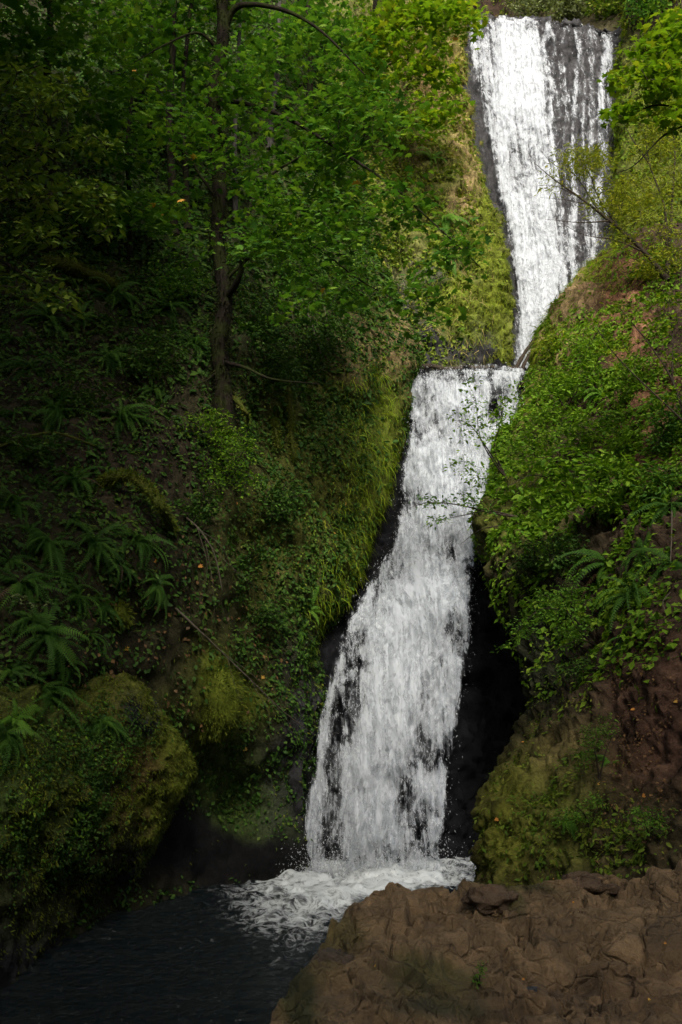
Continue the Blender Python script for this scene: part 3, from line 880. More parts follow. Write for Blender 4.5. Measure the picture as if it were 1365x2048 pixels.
vt, fc = fall_drops(P[20:], np.where(D < .35, 2.0, D)[20:], 4000, .10, .012, .035, .0)
link('spray', make_mesh('spray', vt - base, fc), M['drops'], ufall, kind='stuff')

# ------------------------------------------------------------------ finding the ground under a pixel
BV = {}
for k, p in PATCH.items():
    q = p['P'][::3, ::3]
    BV[k] = BVHTree.FromPolygons([tuple(c) for c in q.reshape(-1, 3).tolist()], grid_quads(*q.shape[:2]).tolist())


def ground(u, v, only=None):
    d = Vector(at(u, v, 10.0) - CAM).normalized()
    best = None
    for k, b in BV.items():
        if only and k not in only:
            continue
        h = b.ray_cast(Vector(CAM), d)
        if h[0] is not None and (best is None or h[3] < best[2]):
            n = h[1] if h[1].dot(d) < 0 else -h[1]
            best = (np.array(h[0]), np.array(n), h[3])
    if best is None:
        return at(u, v, 25.0), np.array([0, 0, 1.0])
    return best[0], best[1]


# ------------------------------------------------------------------ leaves, blades, sprays
def fan_template(per, fold=.2):
    V = [[0, 0, 0]] + [[x, y, -fold * (x * x) - fold * .4 * y * y] for x, y in per]
    k = len(per)
    return np.array(V), np.array([[0, i + 1, i + 2] for i in range(k - 1)])


_half = [(0, 1.0), (.16, .60), (.55, .82), (.40, .38), (.82, .14), (.28, -.16), (.05, -.06)]
MAPLE = fan_template([(x, y) for x, y in _half[::-1]] + [(-x, y) for x, y in _half[1:]])
OVAL = (np.array([[0, 0, 0], [.25, .32, .07], [.20, .72, .01], [0, 1.05, -.13], [-.20, .72, .01], [-.25, .32, .07]]), np.array([[0, 1, 2], [0, 2, 3], [0, 3, 4], [0, 4, 5]]))
RHOMB = (np.array([[0, 0, 0], [.34, .45, .06], [0, 1, -.1], [-.34, .45, .06]]), np.array([[0, 1, 2], [0, 2, 3]]))
LANCE = (np.array([[0, 0, 0], [.12, .4, .03], [0, 1, -.12], [-.12, .4, .03]]), np.array([[0, 1, 2], [0, 2, 3]]))
BLADE = (np.array([[-.022, 0, 0], [.022, 0, 0], [.017, .45, .10], [-.017, .45, .10], [0, 1, -.12]]), np.array([[0, 1, 2], [0, 2, 3], [3, 2, 4]]))


def leaves(tmpl, pos, nor, fwd, size, rnd=None):
    V0, F0 = tmpl
    n = len(pos)
    f = nrm(fwd - (fwd * nor).sum(-1, keepdims=True) * nor)
    nor = nrm(nor)
    s = np.cross(f, nor)
    T = V0[None] * size[:, None, None]
    V = pos[:, None] + T[..., 0:1] * s[:, None] + T[..., 1:2] * f[:, None] + T[..., 2:3] * nor[:, None]
    Fc = F0[None] + (np.arange(n) * len(V0))[:, None, None]
    if rnd is None:
        rnd = rng.random(n)
    return V.reshape(-1, 3), Fc.reshape(-1, 3), np.repeat(np.clip(rnd, 0, 1), len(V0))


def leaf_mesh(name, parts, base):
    V, Fc, A = [], [], []
    o = 0
    for v, f, a in parts:
        V.append(v); Fc.append(f + o); A.append(a); o += len(v)
    return make_mesh(name, np.vstack(V) - base, np.vstack(Fc), False, {'rnd': np.concatenate(A)})


def spray_leaves(tmpl, centers, per, radius, size, flat=.35, droop=.25, vary=.35, tone=None):
    """a loose, mostly level fan of leaves round each twig end"""
    m = len(centers)
    c = np.repeat(centers, per, 0)
    n = len(c)
    a = rng.random(n) * 2 * np.pi
    r = radius * np.sqrt(rng.random(n))
    off = np.stack([np.cos(a) * r, np.sin(a) * r, rng.normal(size=n) * radius * .22 - droop * r * .6], -1)
    # each fan has its own tilt
    tilt = np.repeat(rng.normal(size=(m, 2)) * .28, per, 0)
    off[:, 2] += off[:, 0] * tilt[:, 0] + off[:, 1] * tilt[:, 1]
    nor = nrm(np.stack([rng.normal(size=n) * flat - tilt[:, 0], rng.normal(size=n) * flat - tilt[:, 1], np.ones(n)], -1))
    fwd = np.stack([np.cos(a), np.sin(a), -droop - rng.random(n) * .3], -1) + rng.normal(size=(n, 3)) * .45
    sz = size * (1 + vary * rng.normal(size=n)).clip(.45, 1.6)
    t = rng.random(n) * .7 + np.repeat(rng.random(m) * .3, per)
    if tone is not None:
        t = t * .6 + tone
    return leaves(tmpl, c + off, nor, fwd, sz, t)


def grow(skel, targets, K=6, tip=.008, sag=.12, up=.35):
    """twigs that reach from the nearest older wood to each target"""
    sk = [np.asarray(p, float) for p in skel]
    pts = np.array(sk)
    parent = [-1] * len(sk)
    cnt = np.zeros(len(sk) + len(targets) * K)
    d0 = np.array([np.min(np.linalg.norm(pts - t, axis=1)) for t in targets])
    order = np.argsort(d0)
    buf = np.zeros((len(sk) + len(targets) * K, 3)); n = len(sk); buf[:n] = pts
    par = np.full(len(buf), -1)
    paths, ids = [], []
    for i in order:
        t = targets[i]
        dv = buf[:n] - t
        dist = np.linalg.norm(dv, axis=1) + up * np.maximum(0, dv[:, 2])
        j = int(np.argmin(dist))
        a = buf[j]
        L = np.linalg.norm(t - a)
        s = np.linspace(0, 1, K + 1)[:, None]
        mid = (a + t) / 2 + np.array([0, 0, sag * L]) + rng.normal(size=3) * L * .10
        pth = (1 - s) ** 2 * a + 2 * s * (1 - s) * mid + s ** 2 * t
        pth[1:-1] += rng.normal(size=(K - 1, 3)) * L * .018
        buf[n:n + K] = pth[1:]
        par[n] = j
        par[n + 1:n + K] = np.arange(n, n + K - 1)
        paths.append(pth); ids.append(np.concatenate([[j], np.arange(n, n + K)]))
        n += K
    cnt = np.zeros(n)
    for k in range(n - 1, -1, -1):
        cnt[k] = max(cnt[k], 1)
        if par[k] >= 0:
            cnt[par[k]] += cnt[k] * (1.0 if k in () else .5)
    rad = []
    for idl in ids:
        r = tip * np.minimum(cnt[idl], 400) ** .38
        r[0] = min(r[0], r[1] * 1.25)
        rad.append(r)
    return np.array(paths), np.array(rad)


def ell(items):
    """points filling ellipsoids given as (u, v, Y, ru, rv, rY, count)"""
    out = []
    for u, v, Y, ru, rv, rY, n in items:
        d = nrm(rng.normal(size=(n, 3))) * rng.random((n, 1)) ** .42
        out.append(at(u + d[:, 0] * ru, v + d[:, 1] * rv, Y + d[:, 2] * rY))
    return np.vstack(out)


def woody(name, label, cat, stems, crown, tmpl, mat, per, radius, size, bark='bark', group=None, tip=.008, flat=.35, droop=.25, sag=.12,
          stem_name='trunk', leaf_name='crown', extra=None, tone=None, fuzz=0, sides=8, autumn=0):
    """tree or shrub: stems are lists of ((u,v,Y) or xyz points, r0, r1); the first is the trunk, the rest limbs"""
    base = np.asarray(stems[0][0][0], float)
    root = thing(name, label, cat, base, group)
    skel = []
    for i, (pts, r0, r1) in enumerate(stems):
        n = max(8, len(pts) * 7)
        p = smooth_path(pts, n)
        t = np.linspace(0, 1, n)
        rr = r0 + (r1 - r0) * t ** .8
        rr = rr * (1 + .16 * fbm(np.stack([t * n * .5, 0 * t + i * 3.1, 0 * t], -1), 3, 7 + i))
        if i == 0:
            rr = rr * (1 + .5 * np.exp(-t * 14))
        p = p + .14 * rr[:, None] * np.stack([fbm(np.stack([t * 9, 0 * t + i, 0 * t + k * 5], -1), 2, 3) for k in range(3)], -1)
        V, Q = tubes(p[None], rr[None], sides)
        V = V + nrm(V - np.repeat(p, sides, 0)) * (.13 * np.repeat(rr, sides) * fbm(V * 3.5, 3, 21))[:, None]
        link(stem_name if i == 0 else 'branch', make_mesh(stem_name, V - base, Q, True), M[bark], root)
        if fuzz and i == 0:
            k = rng.integers(0, len(V), fuzz); c = np.repeat(p, sides, 0)[k]
            d = nrm(V[k] - c)
            link('moss', leaf_mesh('moss', [leaves(LANCE, V[k] + rng.normal(size=(fuzz, 3)) * np.array([.03, .03, .25]), nrm(np.cross(d, rng.normal(size=(fuzz, 3)))), nrm(d * .7 - UP * .8), .08 + .12 * rng.random(fuzz))], base), M['mossdark'], root, kind='stuff')
        skel.append(p[2 if i == 0 and len(p) > 20 else 0:])
    sk = np.vstack(skel)
    tg = ell(crown)
    pth, rad = grow(sk, tg, tip=tip, sag=sag)
    V, Q = tubes(pth, rad, 3)
    link('twigs', make_mesh('twigs', V - base, Q, True), M['twig' if bark == 'bark' else bark], root, kind='stuff')
    lm = [spray_leaves(tmpl, tg, per, radius, size, flat, droop, tone=tone)]
    # leaves along the outer half of the twigs
    mid = pth[:, 3:6].reshape(-1, 3)
    lm.append(spray_leaves(tmpl, mid[rng.random(len(mid)) < .5], max(2, per // 4), radius * .55, size * .9, flat, droop, tone=tone))
    link(leaf_name, leaf_mesh(leaf_name, lm, base), mat, root, kind='stuff')
    if autumn:
        idx = rng.integers(0, len(tg), autumn)
        link('yellow_leaves', leaf_mesh('yellow_leaves', [spray_leaves(tmpl, tg[idx], 1, radius * .6, size, flat, droop)], base), M['autumn'], root, kind='stuff')
    return root


# ------------------------------------------------------------------ ground cover (nobody could count it)
UP = np.array([0, 0, 1.0])


def cover(name, label, cat, pname, n, wts, tmpl, mat, size, mode='leaf', base=0.0, lift=.02, droop=.8, clump=1.0, aw=None):
    p = PATCH[pname]
    P, N = p['P'], p['N']
    nv, nu, _ = P.shape
    k = n * 6
    s = rng.random(k) * (nv - 1.001); t = rng.random(k) * (nu - 1.001)
    i = s.astype(int); j = t.astype(int); fs = (s - i)[:, None]; ft = (t - j)[:, None]
    pos = P[i, j] * (1 - fs) * (1 - ft) + P[i + 1, j] * fs * (1 - ft) + P[i, j + 1] * (1 - fs) * ft + P[i + 1, j + 1] * fs * ft
    nor = N[i, j]
    u, v = pix(pos)
    area = np.linalg.norm(np.cross(P[i + 1, j] - P[i, j], P[i, j + 1] - P[i, j]), axis=-1)
    w = blobs(u, v, base, wts)
    if pname not in ('right_bank', 'left_rock', 'rock_shelf'):
        w = w * (area / np.percentile(area, 75)).clip(0, 1.5)
    if clump:
        w = w * np.clip(.45 + clump * 1.5 * fbm(pos * 1.1, 3, len(name) + n % 97), 0, 1.4)
    keep = np.where((rng.random(k) < w) & (u > -250) & (u < W + 250))[0][:n]
    pos, nor = pos[keep], nor[keep]
    m = len(pos)
    down = nrm(-UP + (nor @ UP)[:, None] * nor + 1e-4)
    sz = size * (.6 + .8 * rng.random(m))
    if mode == 'leaf':
        nn = nrm(nor * .7 + UP * .5 + rng.normal(size=(m, 3)) * .45)
        fw = down + rng.normal(size=(m, 3)) * .8
        pos = pos + nor * (lift + rng.random((m, 1)) * lift * 5)
    else:
        fw = nrm(nor * .55 + down * droop + UP * (.5 if mode == 'tuft' else .12) + rng.normal(size=(m, 3)) * .28)
        nn = nrm(UP * .45 + nor * .9 + rng.normal(size=(m, 3)) * .35)
        pos = pos - nor * .02
    v_, f_, a_ = leaves(tmpl, pos, nn, fw, sz, (rng.random(m) * .75 + .25 * (fbm(pos * .7, 2, 3) + .5)))
    o = link(name, make_mesh(name, v_, f_, False, {'rnd': a_}), mat)
    tag(o, label, cat, kind='stuff')
    return o


cover('ivy', 'dark ivy and small leaves covering the shaded left slope', 'ivy', 'left_hillside', 95000,
      [(600, 950, 180, 420, 1.0), (250, 1000, 300, 450, .55), (560, 1500, 120, 150, .7), (640, 640, 120, 130, 1.1), (330, 1270, 130, 90, .3), (780, 950, 40, 250, .2), (450, 1720, 260, 60, .0), (330, 1680, 80, 80, .0)], RHOMB, M['ivy'], .12, base=.6, clump=.7)
cover('undergrowth', 'low green undergrowth on the forest floor behind the maple', 'undergrowth', 'left_hillside', 30000,
      [(400, 250, 400, 380, 1.0), (650, 350, 150, 300, .9)], OVAL, M['ivy'], .24, base=0.0, clump=.5)  # dark leaf colour stands in for forest shade behind the maple
cover('undergrowth', 'dark leafy undergrowth between ferns at far left', 'undergrowth', 'left_hillside', 26000,
      [(150, 650, 300, 260, 1.0), (250, 850, 260, 170, .9), (150, 1100, 260, 160, .6)], OVAL, M['ivy'], .16, base=0.0)
cover('creeping_plants', 'small yellow green creeping plants beside the lower fall', 'ground cover', 'left_hillside', 22000,
      [(690, 900, 100, 260, 1.0), (640, 1080, 90, 220, .9), (760, 740, 60, 60, .6)], RHOMB, M['herb'], .10)
cover('grass', 'bright green grass hanging along the left rim of the lower fall', 'grass', 'left_hillside', 42000,
      [(752, 880, 44, 200, 1.0), (705, 1090, 44, 130, 1.0), (655, 1200, 44, 80, .7)], BLADE, M['rimgrass'], .46, 'grass', clump=.5)
cover('dry_grass', 'dry tan grass on the shoulder left of the ledge', 'grass', 'left_hillside', 5000,
      [(775, 700, 70, 45, 1.0), (735, 670, 60, 40, .6)], BLADE, M['drygrass'], .55, 'grass')
cover('moss', 'olive moss on the left slope', 'moss', 'left_hillside', 26000,
      [(640, 1050, 130, 260, .9), (440, 1420, 90, 110, 1.0), (560, 1350, 120, 200, .6), (640, 1290, 50, 160, .9)], LANCE, M['mossfuzz'], .13, 'tuft', base=.12)
cover('leaf_litter', 'brown leaf litter below the dead branch on the left slope', 'leaf litter', 'left_hillside', 7000,
      [(360, 1240, 150, 120, 1.0), (440, 1300, 80, 120, .8), (250, 1330, 120, 60, .8)], RHOMB, M['litter'], .12)
cover('moss', 'yellow green moss coating the near left rock', 'moss', 'left_rock', 48000,
      [(330, 1540, 90, 160, 1.0)], LANCE, M['mossfuzz'], .10, 'tuft', base=.5, clump=.7)
cover('creeping_plants', 'small creeping plants over the near left rock', 'ground cover', 'left_rock', 13000,
      [(90, 1600, 130, 130, 1.0), (170, 1480, 120, 60, .8), (60, 1720, 120, 50, .5)], RHOMB, M['ivy'], .065)
cover('creeping_plants', 'bright small leaves scattered over the near left rock', 'ground cover', 'left_rock', 3000,
      [(90, 1580, 110, 110, .6), (190, 1500, 90, 50, .5)], OVAL, M['shrub'], .07)
cover('dry_grass', 'dry grass on the sunlit cliff rib', 'grass', 'cliff_rib', 9000,
      [(915, 330, 30, 240, .8), (860, 160, 50, 90, .8), (960, 560, 20, 140, .4), (880, 660, 60, 40, .5)], BLADE, M['drygrass'], .62, 'grass')
cover('grass', 'yellow green mossy grass along the rim of the upper fall', 'grass', 'cliff_rib', 26000,
      [(965, 460, 50, 220, 1.0), (995, 650, 34, 120, 1.0), (925, 200, 26, 130, .8), (925, 600, 60, 70, .7)], BLADE, M['grass'], .34, 'grass', clump=.6)
cover('undergrowth', 'leafy undergrowth on the cliff rib below the maple', 'undergrowth', 'cliff_rib', 24000,
      [(840, 400, 90, 260, .9), (760, 350, 90, 300, .9), (880, 520, 60, 60, .7)], RHOMB, M['herb_light'], .19)
cover('moss', 'olive moss on the cliff rib', 'moss', 'cliff_rib', 24000,
      [(930, 610, 60, 80, 1.0), (860, 640, 60, 60, .6), (990, 500, 40, 200, .5)], LANCE, M['mossfuzz'], .18, 'tuft', base=.3)
cover('grass', 'grass on the crest of the right bank beside the upper fall', 'grass', 'right_bank', 16000,
      [(1130, 590, 70, 90, 1.0), (1090, 680, 50, 90, 1.0), (1200, 520, 60, 40, 1.), (1170, 690, 80, 60, .7)], BLADE, M['grass'], .55, 'grass')
cover('dry_grass', 'dry grass tufts on the crest of the right bank', 'grass', 'right_bank', 6000,
      [(1090, 650, 40, 80, 1.0), (1150, 560, 50, 50, .8), (1060, 740, 20, 60, .6)], BLADE, M['drygrass'], .5, 'grass')
cover('undergrowth', 'green undergrowth below the shrubs of the right bank', 'undergrowth', 'right_bank', 44000,
      [(1080, 850, 100, 150, 1.0), (1200, 900, 120, 120, .8), (1030, 1000, 70, 100, 1.0), (1180, 1180, 130, 110, .6), (1240, 720, 130, 90, .7), (1320, 900, 80, 160, .8), (1300, 560, 60, 60, .4)], RHOMB, M['shrub'], .15)
cover('creeping_plants', 'small leafy plants on the mossy mound right of the pool', 'ground cover', 'right_bank', 16000,
      [(1120, 1650, 90, 90, 1.0), (1060, 1570, 40, 60, .6), (1240, 1690, 80, 50, .5), (1130, 1380, 60, 60, .5)], OVAL, M['herb'], .08)
cover('leaf_litter', 'brown crumbs of soil and litter on the bare slope at right', 'leaf litter', 'right_bank', 6000,
      [(1310, 1450, 80, 170, .9), (1270, 1330, 60, 50, .8), (1250, 590, 60, 60, .3)], RHOMB, M['litter'], .06)
cover('moss', 'golden moss on the mound right of the pool', 'moss', 'right_bank', 32000,
      [(1020, 1640, 50, 110, 1.0), (1080, 1540, 60, 70, .8), (1130, 1650, 100, 100, .6), (1020, 1000, 60, 150, .5)], LANCE, M['mossfuzz'], .075, 'tuft', base=.02, clump=.5)
cover('grass', 'yellow green grass hanging down the slope right of the upper fall', 'grass', 'right_upper_slope', 10000,
      [(1310, 330, 90, 150, .8)], BLADE, M['grass'], .7, 'grass', base=.2, clump=.7)
cover('undergrowth', 'leafy undergrowth on the slope right of the upper fall', 'undergrowth', 'right_upper_slope', 12000,
      [(1320, 330, 120, 200, .6)], RHOMB, M['herb'], .2, base=.5)
cover('undergrowth', 'leafy undergrowth on the bank above the lip', 'undergrowth', 'upper_bank', 14000,
      [(1150, 20, 140, 60, 1.0), (860, 20, 50, 40, .8)], RHOMB, M['herb'], .22, base=.25)
cover('moss', 'moss on the pool side of the bedrock shelf', 'moss', 'rock_shelf', 9000,
      [(590, 1950, 40, 120, 1.0), (700, 1890, 60, 36, .5), (880, 1965, 100, 46, .45), (870, 2020, 90, 30, .5)], LANCE, M['mossfuzz'], .028, 'tuft', clump=1.0)

# ------------------------------------------------------------------ trees
T = lambda *a: at(*a)
G = lambda u, v, **k: ground(u, v, **k)[0]

b = G(450, 850)
y0 = float(b[1])
trunk = [b - np.array([0, 0, .3]), T(446, 760, y0 - .2), T(440, 690, y0 - .3), T(450, 600, y0 - .4), T(436, 480, y0 - .5), T(441, 380, y0 - .6), T(430, 200, y0 - .9), T(446, 60, y0 - 1.1), T(438, -150, y0 - 1.3), T(470, -420, y0 - 1.5)]
Yt = y0 - 1
woody('maple_tree', 'large mossy maple with dark trunk and spreading limbs on the left slope', 'tree', [
    (trunk, .27, .17),
    ([T(446, 60, Yt), T(480, 12, Yt - .4), T(560, 18, Yt - .9), T(640, 60, Yt - 1.3), T(730, 150, Yt - 1.7)], .13, .02),
    ([T(450, 600, y0 - .4), T(482, 545, Yt - .2), T(490, 455, Yt - .5), T(522, 372, Yt - .8), T(590, 320, Yt - 1.2), T(680, 285, Yt - 1.5)], .11, .015),
    ([T(432, 200, Yt), T(520, 215, Yt - .8), T(600, 250, Yt - 1.4), T(690, 308, Yt - 2), T(780, 368, Yt - 2.4), T(850, 430, Yt - 2.6), T(925, 500, Yt - 2.8), T(962, 535, Yt - 3)], .075, .012),
    ([T(434, 95, Yt), T(395, 66, Yt - .3), T(330, 90, Yt - .6), T(260, 130, Yt - 1)], .06, .012),
    ([T(440, 722, y0 - .3), T(490, 735, y0 - .8), T(545, 758, y0 - 1.2), T(640, 768, y0 - 1.6)], .085, .012),
    ([T(438, 740, y0 - .3), T(405, 765, y0 - .7), T(345, 782, y0 - 1.1)], .045, .008),
    ([T(436, 400, y0 - .6), T(400, 350, y0 - 1), T(365, 300, y0 - 1.3), T(330, 320, y0 - 1.6)], .06, .01),
    ([T(450, 560, y0 - .5), T(560, 470, y0 - 1.2), T(640, 500, y0 - 1.8), T(720, 560, y0 - 2.3), T(830, 620, y0 - 3)], .06, .01),
    ([T(440, -100, Yt), T(600, -160, Yt - 1), T(760, -120, Yt - 2), T(900, -60, Yt - 3)], .12, .03),
    ([T(440, -160, Yt), T(300, -220, Yt - 1.5), T(120, -200, Yt - 4)], .12, .03),
], [(620, 330, Yt - 1.2, 130, 120, 1.8, 74), (500, 150, Yt - .8, 110, 80, 1.6, 38), (720, 220, Yt - 1.6, 100, 110, 1.6, 60), (560, 470, Yt - 1.2, 100, 70, 1.6, 44),
    (700, 450, Yt - 2, 90, 80, 1.2, 26), (650, 590, Yt - 1.6, 110, 50, 1.2, 20), (850, 610, Yt - 3, 34, 40, .6, 7), (900, 490, Yt - 2.8, 60, 40, .7, 12), (800, 400, Yt - 2.4, 60, 50, .8, 14), (820, 560, Yt - 3, 30, 30, .6, 6),
    (450, 310, Yt - 1.6, 60, 50, .6, 6), (480, 470, Yt - 1.6, 50, 30, .6, 4), (320, 430, Yt - 1.2, 80, 50, 1.2, 14), (370, 270, Yt - 1.2, 60, 60, 1.2, 12), (270, 150, Yt - 1.2, 70, 60, 1.2, 12),
    (450, -150, Yt - 1, 330, 110, 4, 90), (800, -100, Yt - 2, 160, 60, 2.5, 40)],
    MAPLE, M['maple'], 14, .80, .145, autumn=16, sides=12, fuzz=2600)

b = G(735, 300)
woody('maple_tree', 'bright green maple leaning over the cliff left of the upper fall', 'tree', [
    ([b, T(735, 180, b[1] - 1), T(750, 40, b[1] - 1.8), T(760, -160, b[1] - 2.4)], .2, .1),
    ([T(745, 100, b[1] - 1.4), T(800, 30, b[1] - 2.6), T(880, 20, b[1] - 3.6), T(960, 8, b[1] - 4.2)], .09, .015),
    ([T(740, 160, b[1] - 1.1), T(800, 120, b[1] - 2.4), T(860, 130, b[1] - 3.2), T(915, 170, b[1] - 3.6)], .07, .012),
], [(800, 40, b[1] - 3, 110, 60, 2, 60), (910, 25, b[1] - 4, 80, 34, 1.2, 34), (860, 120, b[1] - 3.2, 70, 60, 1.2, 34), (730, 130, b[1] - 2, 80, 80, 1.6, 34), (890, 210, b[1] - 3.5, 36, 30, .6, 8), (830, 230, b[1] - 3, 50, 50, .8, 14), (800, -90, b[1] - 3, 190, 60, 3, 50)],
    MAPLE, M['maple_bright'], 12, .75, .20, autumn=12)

for (bu, bv, pts, r, barkn, crown, lab) in (
    (346, 470, [(346, 400, -.3), (340, 250, -.6), (346, 90, -1), (352, -150, -1.5)], .17, 'bark', [(230, 60, -1.5, 150, 90, 2.5, 46), (330, -60, -1.5, 150, 80, 2.5, 40)], 'slender dark tree left of the large maple with mossy trunk'),
    (376, 460, [(374, 380, -.2), (366, 240, -.5), (372, 110, -.8), (398, -120, -1.2)], .12, 'bark', [(400, 240, -1.5, 80, 70, 1.5, 18), (440, -60, -2, 120, 70, 2, 30)], 'thin crooked tree growing between the slender dark tree and the large maple'),
    (540, 300, [(543, 240, -.2), (556, 140, -.5), (560, -60, -.9)], .15, 'barkpale', [(600, 60, -1.6, 110, 80, 2, 40), (540, 90, -1.4, 60, 60, 1.5, 16)], 'pale barked young tree behind the maple limbs'),
    (472, 440, [(470, 330, -.2), (472, 220, -.4), (486, -60, -.9)], .11, 'barkpale', [(500, 330, -1, 60, 60, 1.2, 14), (480, 20, -1.4, 90, 60, 2, 24)], 'slim grey tree close behind the large maple trunk'),
    (110, 470, [(104, 330, -.4), (96, 150, -.8), (110, -120, -1.4)], .17, 'bark', [(100, 60, -2, 130, 90, 2.5, 50), (210, 190, -2, 80, 60, 2, 22), (20, 140, -2, 80, 80, 2, 22)], 'dark leafy tree at the upper left edge of the forest'),
    (620, 200, [(622, 120, -.3), (616, 20, -.6), (630, -160, -1)], .14, 'bark', [(640, 40, -1.2, 100, 70, 2, 44), (560, 120, -1, 70, 50, 1.6, 22), (690, 110, -1, 60, 50, 1.6, 20)], 'shaded tree high behind the maple limbs near the top'),
    (300, 300, [(298, 200, -.3), (304, 60, -.6), (296, -140, -1)], .14, 'bark', [(300, 70, -1.2, 110, 80, 2, 46), (400, 150, -1, 70, 60, 1.6, 24), (330, 230, -1, 80, 50, 1.6, 24)], 'shaded tree high behind the slender dark tree'),
    (260, 520, [(262, 420, -.3), (255, 300, -.6), (270, 150, -1)], .09, 'bark', [(250, 290, -1.4, 90, 70, 1.6, 30), (300, 400, -1.2, 90, 50, 1.4, 20), (180, 420, -1.4, 80, 50, 1.4, 18)], 'shaded understory tree below the slender dark tree'),
):
    b = G(bu, bv)
    yb = float(b[1])
    woody('maple_tree', lab, 'tree', [([b] + [T(u, v, yb + dy) for u, v, dy in pts], r, r * .6)], [(u, v, yb + dy, ru, rv, rY, n) for u, v, dy, ru, rv, rY, n in crown],
          MAPLE, M['maple'], 11, .75, .19, bark=barkn, group='maples on the left slope')

# shrub leaning in from the left edge
b = G(-200, 640)
woody('leafy_shrub', 'yellow green broadleaf shrub leaning in at the upper left edge', 'shrub', [
    ([b, T(-120, 480, 17.5), T(-40, 380, 17), T(60, 300, 16.8), T(160, 270, 16.6)], .09, .012),
    ([T(-60, 400, 17), T(40, 400, 16.8), T(130, 385, 16.6), T(240, 400, 16.4)], .05, .01),
    ([T(-100, 450, 17.2), T(-30, 260, 17), T(20, 160, 16.8), T(80, 130, 16.7)], .05, .01),
    ([T(-110, 470, 17.2), T(0, 520, 17), T(80, 570, 16.8), T(140, 610, 16.6)], .05, .01),
], [(50, 180, 16.8, 75, 60, .9, 34), (140, 190, 16.7, 50, 34, .6, 14), (60, 280, 16.8, 80, 50, .8, 34), (190, 275, 16.6, 60, 24, .4, 14), (70, 370, 16.8, 80, 50, .8, 34), (190, 390, 16.5, 70, 30, .4, 18), (50, 470, 16.9, 80, 40, .7, 22), (200, 450, 16.6, 30, 30, .3, 6), (40, 560, 16.9, 60, 30, .5, 10), (120, 595, 16.7, 30, 16, .3, 5), (-120, 300, 17, 100, 150, 1.2, 40)],
    OVAL, M['oval'], 10, .30, .135, flat=.5)

b = G(450, 960)
yb = float(b[1])
woody('bush', 'rounded bright green bush at the foot of the large maple', 'bush', [
    ([b, T(450, 930, yb - .3), T(430, 880, yb - .5)], .04, .012), ([b, T(470, 930, yb - .4), T(490, 900, yb - .6)], .035, .01),
], [(415, 850, yb - .5, 62, 36, .8, 60), (470, 890, yb - .7, 56, 46, .8, 60), (440, 940, yb - .8, 60, 50, .7, 50), (500, 950, yb - .7, 30, 40, .5, 16)],
    OVAL, M['shrub'], 10, .22, .085, stem_name='stem', leaf_name='foliage', flat=.6)

# understory bushes of the left slope
for bu, bv, w_, h_, mt, lab in (
    (310, 720, 70, 46, 'ivy', 'dark bush left of the maple trunk above the shaded ferns'), (150, 800, 70, 44, 'ivy', 'dark bush at far left above the thin mossy pole'),
    (360, 570, 60, 50, 'maple', 'shaded bush hugging the maple trunk from the left'), (520, 640, 54, 60, 'ivy', 'ivy hung bush right of the maple trunk'),
    (590, 560, 60, 60, 'maple', 'leafy bush below the long descending maple limb'), (650, 690, 60, 60, 'ivy', 'ivy covered mound left of the tan grass'),
    (560, 740, 50, 60, 'ivy', 'hanging ivy curtain above the moss hung roots'), (400, 1020, 46, 36, 'ivy', 'small bush below the rounded bright bush'),
    (560, 1010, 56, 46, 'ivy', 'low ivy bush in the middle of the mossy slope'), (60, 900, 60, 40, 'ivy', 'low dark bush below the thin mossy pole at the left edge'),
    (700, 560, 60, 50, 'maple', 'leafy bush where the left slope meets the cliff rib'), (690, 430, 70, 60, 'herb', 'loose bush high on the left of the cliff rib'),
    (500, 1130, 50, 40, 'ivy', 'low ivy bush above the dead branch'), (40, 480, 70, 60, 'ivy', 'dark bush under the shrub at the left edge'), (540, 1230, 46, 36, 'ivy', 'small ivy bush right of the dead branch'),
    (790, 500, 50, 40, 'herb', 'light bush on the cliff rib below the long maple limb'), (800, 300, 50, 50, 'herb', 'light bush on the cliff rib below the bright maple'),
):
    b = G(bu, bv)
    yb = float(b[1])
    n = int(w_ * h_ / 55)
    woody('bush', lab, 'bush', [([b, T(bu, bv - h_ * .4, yb - .3), T(bu + 8, bv - h_ * .7, yb - .5)], .03, .01), ([b, T(bu - w_ * .4, bv - h_ * .2, yb - .4), T(bu - w_ * .6, bv - h_ * .3, yb - .6)], .025, .008)],
          [(bu, bv - h_ * .3, yb - .5, w_, h_, .8, n), (bu - w_ * .3, bv + h_ * .2, yb - .6, w_ * .7, h_ * .7, .6, n // 2)],
          OVAL, M[mt], 9, .30, .115 if mt != 'maple' else .14, stem_name='stem', leaf_name='foliage', bark='twig', flat=.6, sides=5)

